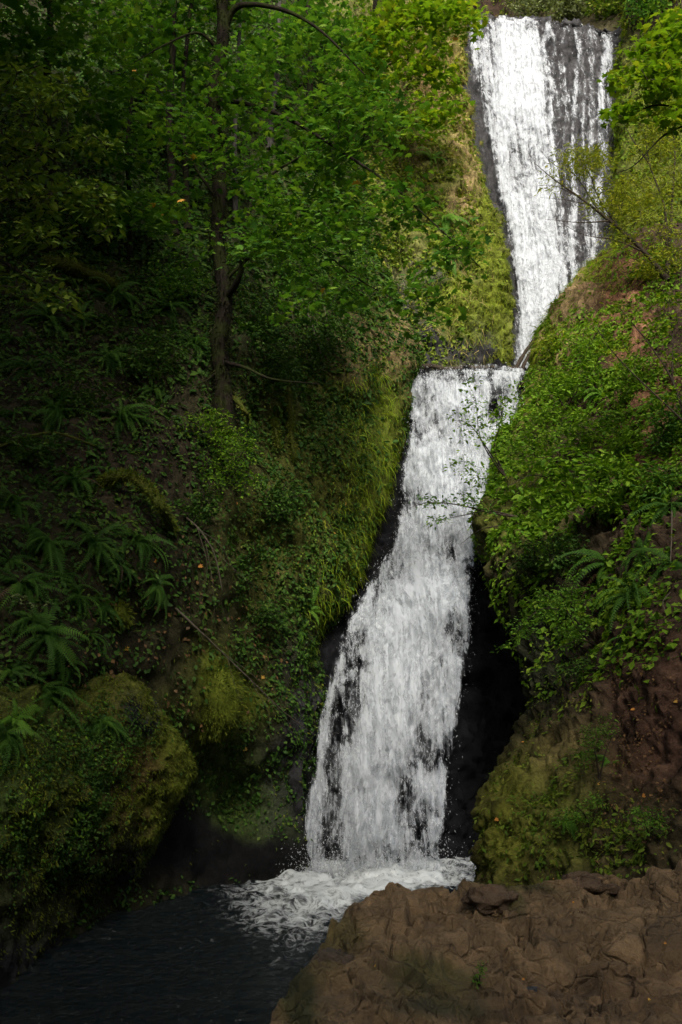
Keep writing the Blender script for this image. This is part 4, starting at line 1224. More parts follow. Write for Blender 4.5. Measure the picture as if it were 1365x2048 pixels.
# upper right maple
b = G(1620, 900)
woody('maple_tree', 'maple with reddish tinged leaves reaching in at the upper right edge', 'tree', [
    ([b, T(1580, 650, 19), T(1520, 420, 20), T(1480, 200, 20.5), T(1460, -100, 21)], .18, .09),
    ([T(1500, 320, 20.4), T(1400, 240, 20.6), T(1320, 210, 20.6), T(1250, 235, 20.5)], .06, .01),
    ([T(1482, 200, 20.5), T(1400, 120, 20.8), T(1330, 95, 20.8), T(1270, 110, 20.7)], .06, .01),
    ([T(1400, 240, 20.6), T(1330, 270, 20.5), T(1270, 330, 20.4), T(1236, 345, 20.4)], .03, .006),
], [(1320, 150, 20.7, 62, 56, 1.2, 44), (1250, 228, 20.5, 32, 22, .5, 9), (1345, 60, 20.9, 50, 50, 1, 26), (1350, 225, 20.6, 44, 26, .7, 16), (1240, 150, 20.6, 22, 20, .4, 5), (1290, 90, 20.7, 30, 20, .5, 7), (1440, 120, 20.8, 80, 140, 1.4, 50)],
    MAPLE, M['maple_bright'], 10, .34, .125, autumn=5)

# willow-like shrub in front of the upper cliff
b = G(1335, 560, only=('right_bank',))
yb = float(b[1])
woody('willow_shrub', 'yellow green willow with bare dark branches in front of the upper cliff', 'shrub', [
    ([b, T(1290, 505, yb - .2), T(1220, 442, yb - .3), T(1160, 395, yb - .4), T(1110, 360, yb - .5), T(1068, 325, yb - .5)], .10, .008),
    ([b, T(1330, 420, yb), T(1300, 330, yb - .1), T(1288, 250, yb - .2)], .07, .01), ([b, T(1345, 400, yb + .2), T(1350, 300, yb + .2), T(1340, 220, yb + .2)], .07, .01),
    ([T(1220, 442, yb - .3), T(1160, 445, yb - .5), T(1090, 438, yb - .7)], .035, .005), ([T(1160, 395, yb - .4), T(1110, 372, yb - .5), T(1066, 372, yb - .6)], .02, .004),
    ([T(1250, 470, yb - .3), T(1200, 400, yb - .2), T(1180, 350, yb - .2), T(1140, 290, yb - .2)], .04, .006),
    ([T(1280, 500, yb - .3), T(1230, 480, yb - .6), T(1170, 470, yb - .8), T(1120, 445, yb - .9)], .035, .005), ([T(1200, 425, yb - .3), T(1150, 350, yb - .4), T(1110, 330, yb - .4), T(1080, 300, yb - .4)], .025, .004),
    ([T(1300, 330, yb - .1), T(1260, 270, yb - .2), T(1240, 230, yb - .2)], .03, .005), ([T(1180, 410, yb - .4), T(1130, 400, yb - .5), T(1080, 395, yb - .6)], .02, .004)],
    [(1165, 320, yb - .4, 62, 34, .9, 80), (1240, 400, yb - .3, 70, 56, 1.2, 100), (1320, 270, yb, 50, 80, 1.2, 100), (1310, 400, yb - .2, 70, 70, 1.2, 60), (1330, 500, yb - .4, 60, 50, 1, 46), (1110, 365, yb - .5, 30, 26, .4, 10), (1240, 480, yb - .4, 40, 30, .8, 16)],
    LANCE, M['willow'], 16, .42, .16, stem_name='stem', leaf_name='foliage', bark='twig', flat=.8, tip=.009)

# yellow-green small tree at the right edge
b = G(1420, 960)
yb = float(b[1])
woody('alder_sapling', 'yellow green sapling with airy sprays at the right edge', 'sapling', [
    ([b, T(1375, 850, yb + .3), T(1345, 760, yb + .5), T(1300, 690, yb + .7), T(1235, 610, yb + .9)], .05, .008),
    ([T(1345, 760, yb + .5), T(1345, 660, yb + .6), T(1330, 590, yb + .7)], .03, .006), ([T(1375, 850, yb + .3), T(1240, 720, yb + .5), T(1190, 650, yb + .8)], .025, .005)],
    [(1330, 590, yb + .7, 45, 20, .5, 18), (1250, 620, yb + .9, 40, 16, .5, 12), (1320, 650, yb + .6, 50, 24, .6, 18), (1340, 720, yb + .4, 36, 26, .5, 12), (1215, 690, yb + .7, 40, 20, .5, 10), (1350, 800, yb + .4, 24, 40, .5, 8), (1400, 650, yb + .4, 40, 80, .6, 20)],
    OVAL, M['maple_bright'], 10, .30, .10, bark='twig', flat=.5)

# shrubs of the right bank
for (bu, bv, name, lab, stems, crown, per, rad, size, mt) in (
    (1130, 820, 'shrub', 'dense green shrub on the right bank just below the ledge', [[(1110, 780, -.4), (1090, 740, -.6)], [(1160, 770, -.4), (1180, 720, -.6)]],
     [(1095, 770, -.6, 55, 40, .9, 50), (1165, 745, -.7, 55, 44, .9, 50), (1100, 840, -.9, 60, 40, .8, 46), (1170, 690, -.5, 40, 24, .6, 16)], 11, .34, .12, 'shrub'),
    (1120, 930, 'shrub', 'leafy shrub filling the middle of the right bank', [[(1080, 890, -.5), (1060, 860, -.8)], [(1150, 880, -.5), (1180, 840, -.8)]],
     [(1070, 890, -.8, 50, 50, .8, 46), (1150, 870, -.9, 60, 40, .8, 46), (1220, 850, -.8, 50, 40, .8, 30), (1020, 900, -.6, 26, 40, .5, 14)], 11, .30, .11, 'shrub'),
    (1190, 1050, 'hazel_shrub', 'hazel shrub with broad leaves arching out low over the right bank', [[(1140, 980, -.6), (1070, 950, -1), (1010, 975, -1.2)], [(1200, 960, -.6), (1230, 920, -1), (1290, 940, -1.2)], [(1170, 1000, -.5), (1120, 1010, -1), (1060, 1020, -1.2)]],
     [(1120, 925, -1, 70, 36, .7, 36), (1220, 930, -1, 60, 32, .7, 30), (1060, 985, -1.1, 50, 26, .5, 20), (1160, 985, -1, 70, 30, .6, 26), (1270, 960, -1, 30, 24, .5, 9), (1100, 1030, -1.2, 60, 16, .4, 12), (1220, 1000, -1, 50, 20, .5, 12)], 8, .34, .165, 'shrub'),
    (1015, 960, 'sapling', 'thin upright sapling standing before the white water of the lower fall', [[(985, 920, -.4), (960, 870, -.8), (952, 800, -1)], [(980, 905, -.5), (940, 850, -.9), (905, 840, -1.1)], [(990, 900, -.4), (1000, 850, -.6), (1010, 800, -.8)]],
     [(930, 845, -1, 32, 40, .5, 15), (950, 790, -1, 22, 40, .4, 11), (985, 860, -.8, 30, 44, .5, 22), (1010, 820, -.7, 30, 40, .5, 18), (930, 930, -.9, 34, 24, .5, 12), (960, 960, -.7, 24, 30, .4, 12)], 7, .30, .115, 'shrub'),
    (1040, 1035, 'sapling', 'drooping branch hanging low across the lower fall from the right bank', [[(980, 1025, -.4), (920, 1010, -.8), (860, 1005, -1), (820, 1015, -1.1)], [(980, 1022, -.4), (930, 1030, -.7), (880, 1040, -.9)]],
     [(860, 1002, -1, 44, 14, .3, 14), (880, 1038, -.9, 26, 14, .3, 8), (935, 995, -.7, 34, 18, .4, 12), (960, 1020, -.5, 30, 20, .3, 10)], 7, .22, .10, 'maple'),
    (1190, 1290, 'elderberry_shrub', 'low spreading shrub with small leaflets under the ferns on the right bank', [[(1140, 1230, -.5), (1080, 1220, -.9), (1020, 1280, -1.1)], [(1150, 1250, -.4), (1120, 1180, -.7), (1130, 1140, -.8)], [(1160, 1280, -.4), (1110, 1300, -.7)]],
     [(1090, 1210, -.8, 52, 40, .5, 40), (1150, 1180, -.7, 40, 40, .5, 28), (1060, 1260, -.9, 36, 30, .4, 20), (1140, 1260, -.7, 50, 40, .5, 30), (1010, 1290, -1.1, 12, 8, .2, 3)], 10, .17, .066, 'fern_light'),
    (1200, 1560, 'herb', 'bushy fern-leaved herb on top of the mossy mound', [[(1190, 1500, -.2), (1180, 1460, -.3)], [(1210, 1510, -.2), (1230, 1460, -.3)]],
     [(1185, 1480, -.3, 44, 34, .3, 40), (1215, 1450, -.3, 26, 22, .2, 16), (1170, 1510, -.3, 30, 18, .2, 14)], 9, .09, .040, 'fern_light'),
    (1180, 1660, 'herb', 'clump of bright leaves halfway down the mossy mound', [[(1170, 1630, -.15), (1150, 1610, -.2)], [(1190, 1630, -.15), (1200, 1600, -.2)]],
     [(1160, 1625, -.2, 40, 24, .2, 30), (1190, 1600, -.2, 26, 16, .2, 14), (1120, 1640, -.2, 30, 16, .2, 12)], 9, .08, .040, 'fern_light'),
    (1300, 1680, 'herb', 'bright leafy herb at the right side of the mound', [[(1290, 1640, -.15), (1280, 1610, -.2)], [(1310, 1640, -.15), (1330, 1620, -.2)]],
     [(1290, 1625, -.2, 40, 22, .2, 26), (1310, 1650, -.2, 30, 18, .2, 12)], 9, .08, .040, 'fern_light'),
    (960, 1975, 'herb', 'small green sprig growing in a crack of the bedrock shelf', [[(960, 1955, -.03), (968, 1925, -.05)], [(955, 1960, -.03), (945, 1940, -.05)]],
     [(965, 1935, -.05, 14, 12, .04, 8), (955, 1960, -.05, 16, 12, .04, 8)], 5, .03, .024, 'fern_light'),
):
    b = G(bu, bv)
    yb = float(b[1])
    woody(name, lab, {'herb': 'plant'}.get(name, 'shrub'), [([b] + [T(u, v, yb + dy) for u, v, dy in s], .035 * min(1, yb / 28), .006 * min(1, yb / 28)) for s in stems],
          [(u, v, yb + dy, ru, rv, rY, n) for u, v, dy, ru, rv, rY, n in crown], OVAL, M[mt], per, rad, size, stem_name='stem', leaf_name='foliage', bark='twig',
          flat=.55, tip=.006 * min(1, yb / 28), sides=5)

for bu, bv, w_, h_, mt, sz, lab in (
    (1190, 690, 60, 40, 'shrub', .11, 'light green bush on the right bank below the reddish scar'), (1280, 770, 60, 50, 'shrub', .11, 'leafy bush under the airy sapling at right'),
    (1340, 860, 50, 60, 'maple', .11, 'darker bush at the right edge beside the airy sapling'), (1270, 880, 60, 40, 'shrub', .11, 'round bush between the middle shrub and the right edge'),
    (1330, 970, 50, 40, 'maple', .11, 'low dark bush above the right fern cluster'), (1130, 1110, 60, 34, 'ivy', .09, 'dark bush hanging over the black recess right of the fall'),
    (1070, 1120, 40, 40, 'ivy', .09, 'ivy tuft at the upper corner of the black recess'), (1310, 545, 50, 34, 'willow', .12, 'small olive bush at the foot of the willow'),
    (1110, 690, 40, 30, 'grass', .10, 'small yellow green bush on the crest above the ledge'), (1180, 1340, 60, 30, 'ivy', .07, 'low plants below the spreading shrub at the soil edge'),
):
    b = G(bu, bv)
    yb = float(b[1])
    n = int(w_ * h_ / 40)
    k = yb / 28
    woody('bush', lab, 'bush', [([b, T(bu, bv - h_ * .4, yb - .2), T(bu + 8, bv - h_ * .7, yb - .4)], .03 * k, .01 * k), ([b, T(bu - w_ * .4, bv - h_ * .2, yb - .3), T(bu - w_ * .6, bv - h_ * .3, yb - .5)], .025 * k, .008 * k)],
          [(bu, bv - h_ * .3, yb - .4, w_, h_, .7, n), (bu - w_ * .3, bv + h_ * .2, yb - .5, w_ * .7, h_ * .7, .5, n // 2)],
          OVAL, M[mt], 9, .28 * k, sz, stem_name='stem', leaf_name='foliage', bark='twig', flat=.6, sides=5)

# bushes along the lip
for bu, lab, mt, n in ((1065, 'pale grey green bush right above the lip of the fall', 'greybush', 60), (1140, 'middle grey green bush above the dark cliff', 'greybush', 70), (1215, 'olive bush above the right end of the lip', 'herb', 60),
                       (1300, 'dark bush at the top right above the slope', 'maple', 60), (880, 'low bush left of the lip below the bright maple', 'herb', 36)):
    b = G(bu, 36, only=('upper_bank', 'right_upper_slope'))
    yb = float(b[1])
    woody('bush', lab, 'bush', [([b, T(bu, 10, yb - .2), T(bu + 6, -30, yb - .4)], .05, .01)], [(bu, 8, yb - .5, 44, 30, 1.2, n), (bu + 10, -50, yb - .3, 50, 34, 1.4, n)],
          RHOMB, M[mt], 12, .42, .2, stem_name='stem', leaf_name='foliage', bark='twig', flat=.8)


# ------------------------------------------------------------------ ferns
def frond_mesh(name, pairs, w, arch, seed, side=0.0):
    r = np.random.default_rng(seed)
    t = np.linspace(0, 1, 14)
    ang = arch[0] + (arch[1] - arch[0]) * t ** .9
    ds = 1 / 13
    y = np.concatenate([[0], np.cumsum(np.cos(ang[:-1]) * ds)]); z = np.concatenate([[0], np.cumsum(np.sin(ang[:-1]) * ds)])
    V, Fc = [], []
    for k in range(13):                                            # midrib
        o = len(V); h0 = .008 * (1 - t[k]) + .002; h1 = .008 * (1 - t[k + 1]) + .002
        V += [[-h0, y[k], z[k]], [h0, y[k], z[k]], [h1, y[k + 1], z[k + 1]], [-h1, y[k + 1], z[k + 1]]]
        Fc += [[o, o + 1, o + 2], [o, o + 2, o + 3]]
    for k in range(pairs):
        s = .12 + .88 * k / pairs
        yy, zz = np.interp(s, t, y), np.interp(s, t, z); a = np.interp(s, t, ang)
        L = w * min(1, (s - .05) * 5) * (1 - s) ** .55 + .008
        fy, fz = math.cos(a), math.sin(a)
        hw = .30 / pairs
        for sg in (-1, 1):
            o = len(V)
            ll = L * (.9 + .2 * r.random()); dz = -ll * (.25 + .2 * r.random())
            V += [[0, yy - hw * fy, zz - hw * fz], [sg * ll * .55, yy + ll * .12 * fy - hw * .9 * fy, zz + dz * .3 + ll * .12 * fz], [sg * ll, yy + ll * .30 * fy, zz + dz + ll * .3 * fz],
                  [sg * ll * .5, yy + ll * .15 * fy + hw * 1.1 * fy, zz + dz * .3 + ll * .15 * fz + .004], [0, yy + hw * fy, zz + hw * fz]]
            Fc += [[o, o + 1, o + 3], [o + 1, o + 2, o + 3], [o, o + 3, o + 4]]
    rr = np.full(len(V), r.random())
    V = np.array(V)
    V[:, 0] += side * V[:, 1] ** 2
    return make_mesh(name, np.array(V), np.array(Fc), False, {'rnd': rr})


SWORD = [frond_mesh('frond', 21, .095 + .012 * (k % 3), (R(34 + 9 * (k % 5)), R(-48 - 7 * k)), 300 + k, (-.3, .25, 0, .35, -.2)[k % 5]) for k in range(9)]
for m_ in SWORD:
    m_.materials.append(M['fern'])
LADY = [frond_mesh('frond', 17, .17, (R(60), R(-30 - 12 * k)), 320 + k) for k in range(4)]
for m_ in LADY:
    m_.materials.append(M['fern_light'])


BROWN = [frond_mesh('frond', 20, .08, (R(10), R(-75)), 340 + k) for k in range(2)]
for m_ in BROWN:
    m_.materials.append(M['litter'])


def fern(u, v, size, label, n=24, kind='sword', group=None, only=None):
    p, nr = ground(u, v, only=only)
    root = thing('sword_fern' if kind == 'sword' else 'lady_fern', label, 'fern', p - nr * .05, group)
    ax = nrm(UP * .55 + nr * .85)
    q = Vector(ax).to_track_quat('Z', 'Y')
    root.rotation_mode = 'QUATERNION'
    root.rotation_quaternion = q
    dl = q.inverted() @ Vector((0, 0, -1)); da = math.atan2(-dl.x, dl.y)
    lib = SWORD if kind == 'sword' else LADY
    for k in range(n):
        old = kind == 'sword' and random.random() < .07
        f = link('frond', random.choice(BROWN if old else lib), None, root)
        inner = k % 3 == 0
        f.rotation_euler = (R(random.uniform(8, 38) if inner else random.uniform(-26, 14)), R(random.uniform(-12, 12)), da + (random.gauss(0, 1.25) if k % 4 else random.uniform(-3.14, 3.14)))
        s = size * random.uniform(.5, 1.2)
        f.scale = (s * random.uniform(.9, 1.15), s, s)
    return root


FG = 'sword ferns on the left slope'
for u, v, s, lab in (
    (30, 1010, 1.15, 'sword fern at the left edge level with the arched mossy log'),
    (95, 1090, 1.2, 'large sword fern second from the left edge below the arched mossy log'),
    (190, 1090, 1.15, 'sword fern with catching light tips directly below left of the arched mossy log'),
    (275, 1085, 1.0, 'sword fern just under the right end of the arched mossy log'),
    (40, 1170, 1.15, 'dark sword fern at the left edge above the pale leafed twig'),
    (150, 1195, 1.0, 'sword fern beside the small mossy boulder on its upper left'),
    (205, 1215, .8, 'smaller sword fern touching the small mossy boulder'),
    (95, 1270, 1.1, 'drooping sword fern below the pale leafed twig'),
    (85, 1385, 1.15, 'wide sword fern standing where the left slope meets the near rock'),
    (200, 1445, .85, 'sword fern alone on the shoulder of the near left rock'),
    (10, 1470, 1.0, 'sword fern cut by the left edge above the near rock'),
    (225, 590, 1.3, 'dark sword fern below the fallen mossy log high on the left slope'),
    (95, 640, 1.3, 'dark sword fern left of the fern below the high mossy log'),
    (215, 715, 1.3, 'large shaded sword fern in the middle of the dark left slope'),
    (60, 740, 1.2, 'shaded sword fern at the left edge in the middle of the dark slope'),
    (110, 825, 1.2, 'shaded sword fern above the thin mossy pole on the left'),
    (240, 835, 1.2, 'shaded sword fern left of the rounded bright bush'),
    (330, 620, 1.1, 'shaded sword fern left of the big maple trunk'),
    (385, 690, 1.0, 'small shaded sword fern beside the big maple trunk'),
    (150, 960, 1.1, 'sword fern left of where the arched mossy log rises'),
    (310, 1170, .8, 'small brownish sword fern beside the start of the dead branch'),
):
    fern(u, v, s * 1.05, lab, 30 + int(u) % 7, group=FG)
SMALL = [(60, 1060, .7, 'between the first two large ferns at the left edge'), (150, 1040, .6, 'directly left of the arched mossy log foot'), (240, 1130, .7, 'under the bend of the arched mossy log'),
         (20, 1120, .8, 'cut by the left edge between two larger dark ferns'), (120, 1150, .6, 'right above the pale leafed twig'), (60, 1240, .7, 'right below the pale leafed twig'),
         (180, 1270, .6, 'just below the small round mossy boulder'), (130, 1330, .7, 'between the drooping fern and the wide fern above the near rock'), (20, 1340, .8, 'at the left edge above the wide fern'),
         (290, 1010, .6, 'in the hollow under the arched mossy log'), (160, 640, .9, 'between the two dark ferns under the high mossy log'), (290, 680, .8, 'left of the dark bush beside the maple trunk'),
         (150, 750, .8, 'left of the large shaded fern in the middle of the slope'), (310, 780, .8, 'left above the rounded bright bush'), (30, 830, .8, 'at the left edge above the thin mossy pole'),
         (180, 890, .7, 'at the right end of the thin mossy pole'), (70, 960, .7, 'at far left above the fern beside the arched log'), (270, 560, .8, 'at the right end of the high mossy log'), (20, 680, .9, 'at the left edge high on the dark slope')]
for u, v, s, where in SMALL:
    fern(u, v, s * 1.1, 'small dark sword fern ' + where, 15 + int(v) % 6, group='small ferns on the left slope')
for u, v, s, n, lab, kd in (
    (1290, 1100, 1.05, 18, 'big sword fern topmost of the cluster on the right bank', 'sword'),
    (1215, 1130, 1.0, 17, 'sword fern leftmost of the cluster on the right bank', 'sword'),
    (1345, 1130, .95, 16, 'sword fern at the right edge of the fern cluster', 'sword'),
    (1265, 1190, .95, 16, 'sword fern in the middle of the cluster on the right bank', 'sword'),
    (1250, 1275, .6, 11, 'small sword fern overhanging the bare brown soil on the right', 'sword'),
    (1340, 1010, .9, 14, 'shaded sword fern above the cluster at the right edge', 'sword'),
    (1250, 840, .9, 13, 'pale feathery fern between the shrubs of the right bank', 'lady'),
    (1200, 790, .9, 12, 'light green fern above the middle shrub of the right bank', 'lady'),
    (612, 1220, .85, 8, 'pale green fern on the mossy slope left of the lower fall', 'lady'),
    (600, 1262, .6, 6, 'little pale fern just below the other pale fern beside the lower fall', 'lady'),
    (890, 440, 1.3, 12, 'fern halfway up the cliff rib near the upper fall', 'lady'),
    (862, 320, 1.2, 12, 'fern on the grassy upper part of the cliff rib', 'lady'),
    (905, 520, 1.1, 10, 'fern lowest on the cliff rib above the dark rock', 'lady'),
    (1130, 1640, .38, 10, 'small lady fern growing low on the mossy mound', 'lady'),
    (1220, 1520, .35, 9, 'small lady fern beside the bushy herb on the mound', 'lady'),
    (30, 1440, .7, 9, 'small bright fern at the left edge above the near rock', 'lady'),
):
    fern(u, v, s * (1.35 if u > 1150 and kd == 'sword' else 1.1), lab, n, kd)


# ------------------------------------------------------------------ logs, roots, dead wood
def log(name, label, cat, pts, r0, r1, mat, lumps=.12, sides=10, n=26, twigs=(), fuzz=0):
    base = np.asarray(pts[0], float)
    root = thing(name, label, cat, base) if (twigs or fuzz) else None
    p = smooth_path(pts, n)
    t = np.linspace(0, 1, n)
    rr = (r0 + (r1 - r0) * t) * (1 + .15 * fbm(np.stack([t * 9, 0 * t + r0, 0 * t], -1), 3, 3))
    rr[0] *= .75; rr[-1] *= .55
    V, Q = tubes(p[None], rr[None], sides)
    c = np.repeat(p, sides, 0)
    V = c + (V - c) * (1 + lumps * 2 * fbm(V * 4, 3, 5))[:, None]
    k = len(V)
    V = np.vstack([V, p[:1], p[-1:]])
    i0 = np.arange(sides); i1 = (i0 + 1) % sides
    caps = np.vstack([np.stack([i1, i0, np.full(sides, k), np.full(sides, k)], -1)[:, :3].repeat(1, 0)]) if False else None
    me = make_mesh('wood', V[:k] - base, Q, True)
    o = link('wood' if root else name, me, M[mat], root, None if root else base)
    if root is None:
        tag(o, label, cat)
        root = o
    for tp in twigs:
        q = smooth_path(tp, 12)
        V, Q = tubes(q[None], np.linspace(r1 * .9, r1 * .25, 12)[None], 5)
        link('twig', make_mesh('twig', V - base, Q, True), M[mat], root)
    if fuzz:
        i = rng.integers(0, n, fuzz)
        d = nrm(rng.normal(size=(fuzz, 3)) + np.array([0, 0, .5]))
        pos = p[i] + d * rr[i][:, None] * .95 + (p[(i + 1).clip(0, n - 1)] - p[i]) * rng.random((fuzz, 1))
        link('moss', leaf_mesh('moss', [leaves(LANCE, pos, nrm(np.cross(d, rng.normal(size=(fuzz, 3)))), nrm(d - UP * .6), .07 + .09 * rng.random(fuzz))], base), M['mossfuzz'], root, kind='stuff')
    return root


def GG(u, v, out=.1):
    p, n_ = ground(u, v)
    return p + n_ * out


b0 = GG(205, 972, .05); yy = float(b0[1])
log('mossy_log', 'arched log thick with golden moss on the left slope', 'log', [b0, T(222, 958, yy - .2), T(262, 955, yy - .5), T(300, 982, yy - .7), T(324, 1015, yy - .8), GG(345, 1062, .02)], .15, .12, 'mosslog', fuzz=1800)
log('mossy_log', 'fallen mossy log high on the dark left slope', 'log', [GG(95, 535, .2), GG(140, 548, .3), GG(185, 568, .3), GG(225, 580, .2)], .2, .14, 'mosslog', fuzz=1400)
log('mossy_pole', 'thin mossy pole lying across the slope at the left edge', 'pole', [GG(-20, 912, .2), GG(60, 888, .3), GG(120, 884, .3), GG(195, 900, .1)], .05, .03, 'mosslog')
log('hanging_root', 'left of two moss hung roots below the maple', 'root', [GG(540, 840, .15), GG(545, 870, .25), GG(552, 905, .2)], .09, .05, 'mosslog', fuzz=500)
log('hanging_root', 'right longer moss hung root below the maple', 'root', [GG(568, 775, .15), GG(570, 820, .3), GG(574, 870, .3), GG(582, 925, .2)], .10, .06, 'mosslog', fuzz=800)
log('tree_root', 'gnarled mossy root curling right from the maple base', 'root', [GG(455, 800, .3), T(478, 805, y0 - .6), T(495, 830, y0 - .7), GG(490, 850, .1)], .09, .04, 'mosslog', fuzz=200)
b0 = GG(345, 1215, .1)
yd = float(b0[1])
log('dead_branch', 'long bare dead branch leaning down from the left slope toward the fall', 'branch',
    [b0, T(400, 1262, yd - .1), T(440, 1300, yd + .2), T(500, 1358, yd + .8), T(570, 1425, yd + 1.8), T(640, 1476, yd + 3)],   .030, .008, 'deadwood', twigs=[
        [T(440, 1300, yd + .2), T(500, 1345, yd + .6), T(560, 1400, yd + 1.2), T(610, 1432, yd + 1.8)], [T(500, 1358, yd + .8), T(535, 1420, yd + 1), T(540, 1460, yd + 1.2)],
        [T(410, 1270, yd - .1), T(470, 1330, yd + .2), T(530, 1390, yd + .8), T(590, 1470, yd + 1.4)], [T(520, 1375, yd + 1), T(575, 1440, yd + 1.6), T(596, 1480, yd + 1.9)], [T(455, 1315, yd + .3), T(470, 1370, yd + .4), T(485, 1408, yd + .5)]])
b0 = GG(370, 1040, .1); yd = float(b0[1])
log('dead_branch', 'tangle of thin dead twigs drooping below the bright bush', 'branch', [b0, T(400, 1060, yd - .5), T(430, 1110, yd - .5), T(445, 1180, yd - .4)], .03, .010, 'deadwood', twigs=[
    [T(400, 1060, yd - .5), T(440, 1090, yd - .4), T(480, 1160, yd - .2)], [T(410, 1075, yd - .5), T(425, 1160, yd - .5), T(430, 1230, yd - .4)], [T(420, 1090, yd - .5), T(470, 1140, yd - .2), T(520, 1180, yd + .2)], [T(395, 1055, yd - .5), T(415, 1130, yd - .6), T(405, 1200, yd - .5)]])
b0 = GG(700, 660, .1)
log('dead_vine', 'bundle of pale dead vines hanging on the slope above the tan grass', 'vine', [GG(600, 600, .15), GG(612, 650, .35), GG(625, 700, .3), GG(640, 745, .2)], .025, .012, 'deadwood', twigs=[
    [GG(610, 610, .2), GG(606, 660, .35), GG(600, 720, .3)], [GG(640, 610, .2), GG(650, 670, .3), GG(645, 730, .2)], [GG(580, 620, .2), GG(590, 680, .3), GG(585, 740, .2)]])
log('driftwood_pole', 'longer grey driftwood pole leaning at the right end of the ledge', 'pole', [T(1030, 740, 39.6), T(1050, 706, 39.9), T(1076, 670, 40.3)], .10, .07, 'twig')
log('driftwood_pole', 'shorter dark driftwood pole beside the longer one at the ledge', 'pole', [T(1042, 744, 39.3), T(1052, 722, 39.5), T(1062, 704, 39.7)], .09, .06, 'twig')
log('driftwood_log', 'dark wet log lying along the lip of the lower fall', 'log', [T(835, 739, 38.9), T(862, 732, 38.8), T(890, 740, 38.7)], .12, .10, 'twig')
log('driftwood_log', 'long dark log lying flat across the ledge behind the lip', 'log', [T(880, 741, 39.4), T(960, 736, 39.5), T(1045, 738, 39.6)], .13, .10, 'twig')
b0 = GG(1010, 1050, .0); yd = float(b0[1])
log('dead_branch', 'thin dark dead twigs poking over the lower fall from the right', 'branch', [b0, T(960, 1060, yd - .4), T(920, 1090, yd - .6)], .02, .006, 'twig', twigs=[[b0, T(950, 1030, yd - .5), T(900, 1032, yd - .8)], [T(980, 1056, yd - .3), T(940, 1050, yd - .6), T(905, 1075, yd - .8)]])
log('hanging_root', 'thin bare root hanging at the right edge below the shrubs', 'root', [GG(1345, 1035, .15), GG(1352, 1080, .2), GG(1352, 1130, .15)], .02, .012, 'deadwood')
log('twig', 'short pale stick standing out of the brown soil at right', 'twig', [GG(1340, 1235, .05), GG(1335, 1215, .15), GG(1347, 1200, .2)], .014, .008, 'deadwood')
b0 = GG(-40, 1190, .6); yd = float(b0[1])
woody('leafy_twig', 'single pale leafed twig reaching in from the left edge', 'twig', [([b0, T(20, 1190, yd - .8), T(60, 1205, yd - 1), T(110, 1215, yd - 1.1)], .012, .004)],
      [(40, 1195, yd - 1, 30, 12, .1, 6), (85, 1210, yd - 1.1, 20, 8, .1, 5)], OVAL, M['greybush'], 3, .08, .085, stem_name='stem', leaf_name='foliage', bark='twig', tip=.003)


# ------------------------------------------------------------------ boulders, stones and fallen leaves
def boulder(name, label, cat, c, r, tint, mat, seed, moss=0, sq=(1, 1, .8), rockf=.25):
    n, m = 26, 40
    th = np.linspace(0.02, np.pi - .02, n)[:, None]; ph = np.linspace(0, 2 * np.pi, m)[None]
    D = np.stack([np.sin(th) * np.cos(ph), np.sin(th) * np.sin(ph), np.cos(th) + 0 * ph], -1)
    Q = D + seed * 3.3
    h, e, _o = facets(Q * 1.7, seed, .8)
    rr = r * (1 + .22 * fbm(Q * 1.5, 4, seed) + rockf * h * .6 + .06 * fbm(Q * 7, 3, seed + 2))
    V = D * rr[..., None] * np.array(sq)
    V[:, -1] = V[:, 0]
    me = make_mesh(name, V.reshape(-1, 3), grid_quads(n, m), True, {'tint': np.tile(np.array(tint), (n * m, 1))})
    if moss:
        root = thing(name, label, cat, c)
        link('rock', me, mat, root)
        i = rng.integers(0, n, moss); j = rng.integers(0, m, moss)
        link('moss', leaf_mesh('moss', [leaves(LANCE, V[i, j] + rng.normal(size=(moss, 3)) * .03, nrm(np.cross(D[i, j], rng.normal(size=(moss, 3)))), nrm(D[i, j] - UP * .8), .07 + .09 * rng.random(moss))], np.zeros(3)), M['mossfuzz'], root, kind='stuff')
        return root
    return tag(link(name, me, mat, loc=c), label, cat)


boulder('mossy_boulder', 'big moss draped boulder overhanging the dark recess left of the fall', 'boulder', T(428, 1405, 27.1), .72, MOSSY, M['ground'], 3, 3200, (1, 1, 1.25))
boulder('mossy_boulder', 'small round mossy boulder among the ferns on the left slope', 'boulder', GG(232, 1232, .0), .34, MOSSY, M['ground'], 5, 900)
boulder('boulder', 'grey brown boulder perched at the pool end of the bedrock shelf', 'boulder', GG(672, 1915, -.10), .18, (.10, .075, .05), M['dry_rock'], 8, 0, (1.15, 1, .8), .5)
boulder('stone', 'dark wet stone lying in a hollow of the bedrock shelf', 'stone', GG(1066, 1984, .0), .07, (.05, .055, .06), M['wet_rock'], 9, 0, (1.3, 1, .6))
boulder('stone', 'angular brown stone on the rear crest of the bedrock shelf', 'stone', GG(1175, 1772, .0), .24, (.132, .086, .050), M['dry_rock'], 12, 0, (1.3, 1, .6), .9)
boulder('stone', 'rounded brown stone by the notch at the back of the bedrock shelf', 'stone', GG(985, 1798, .0), .2, (.132, .086, .050), M['dry_rock'], 14, 0, (1.3, 1, .6), .9)

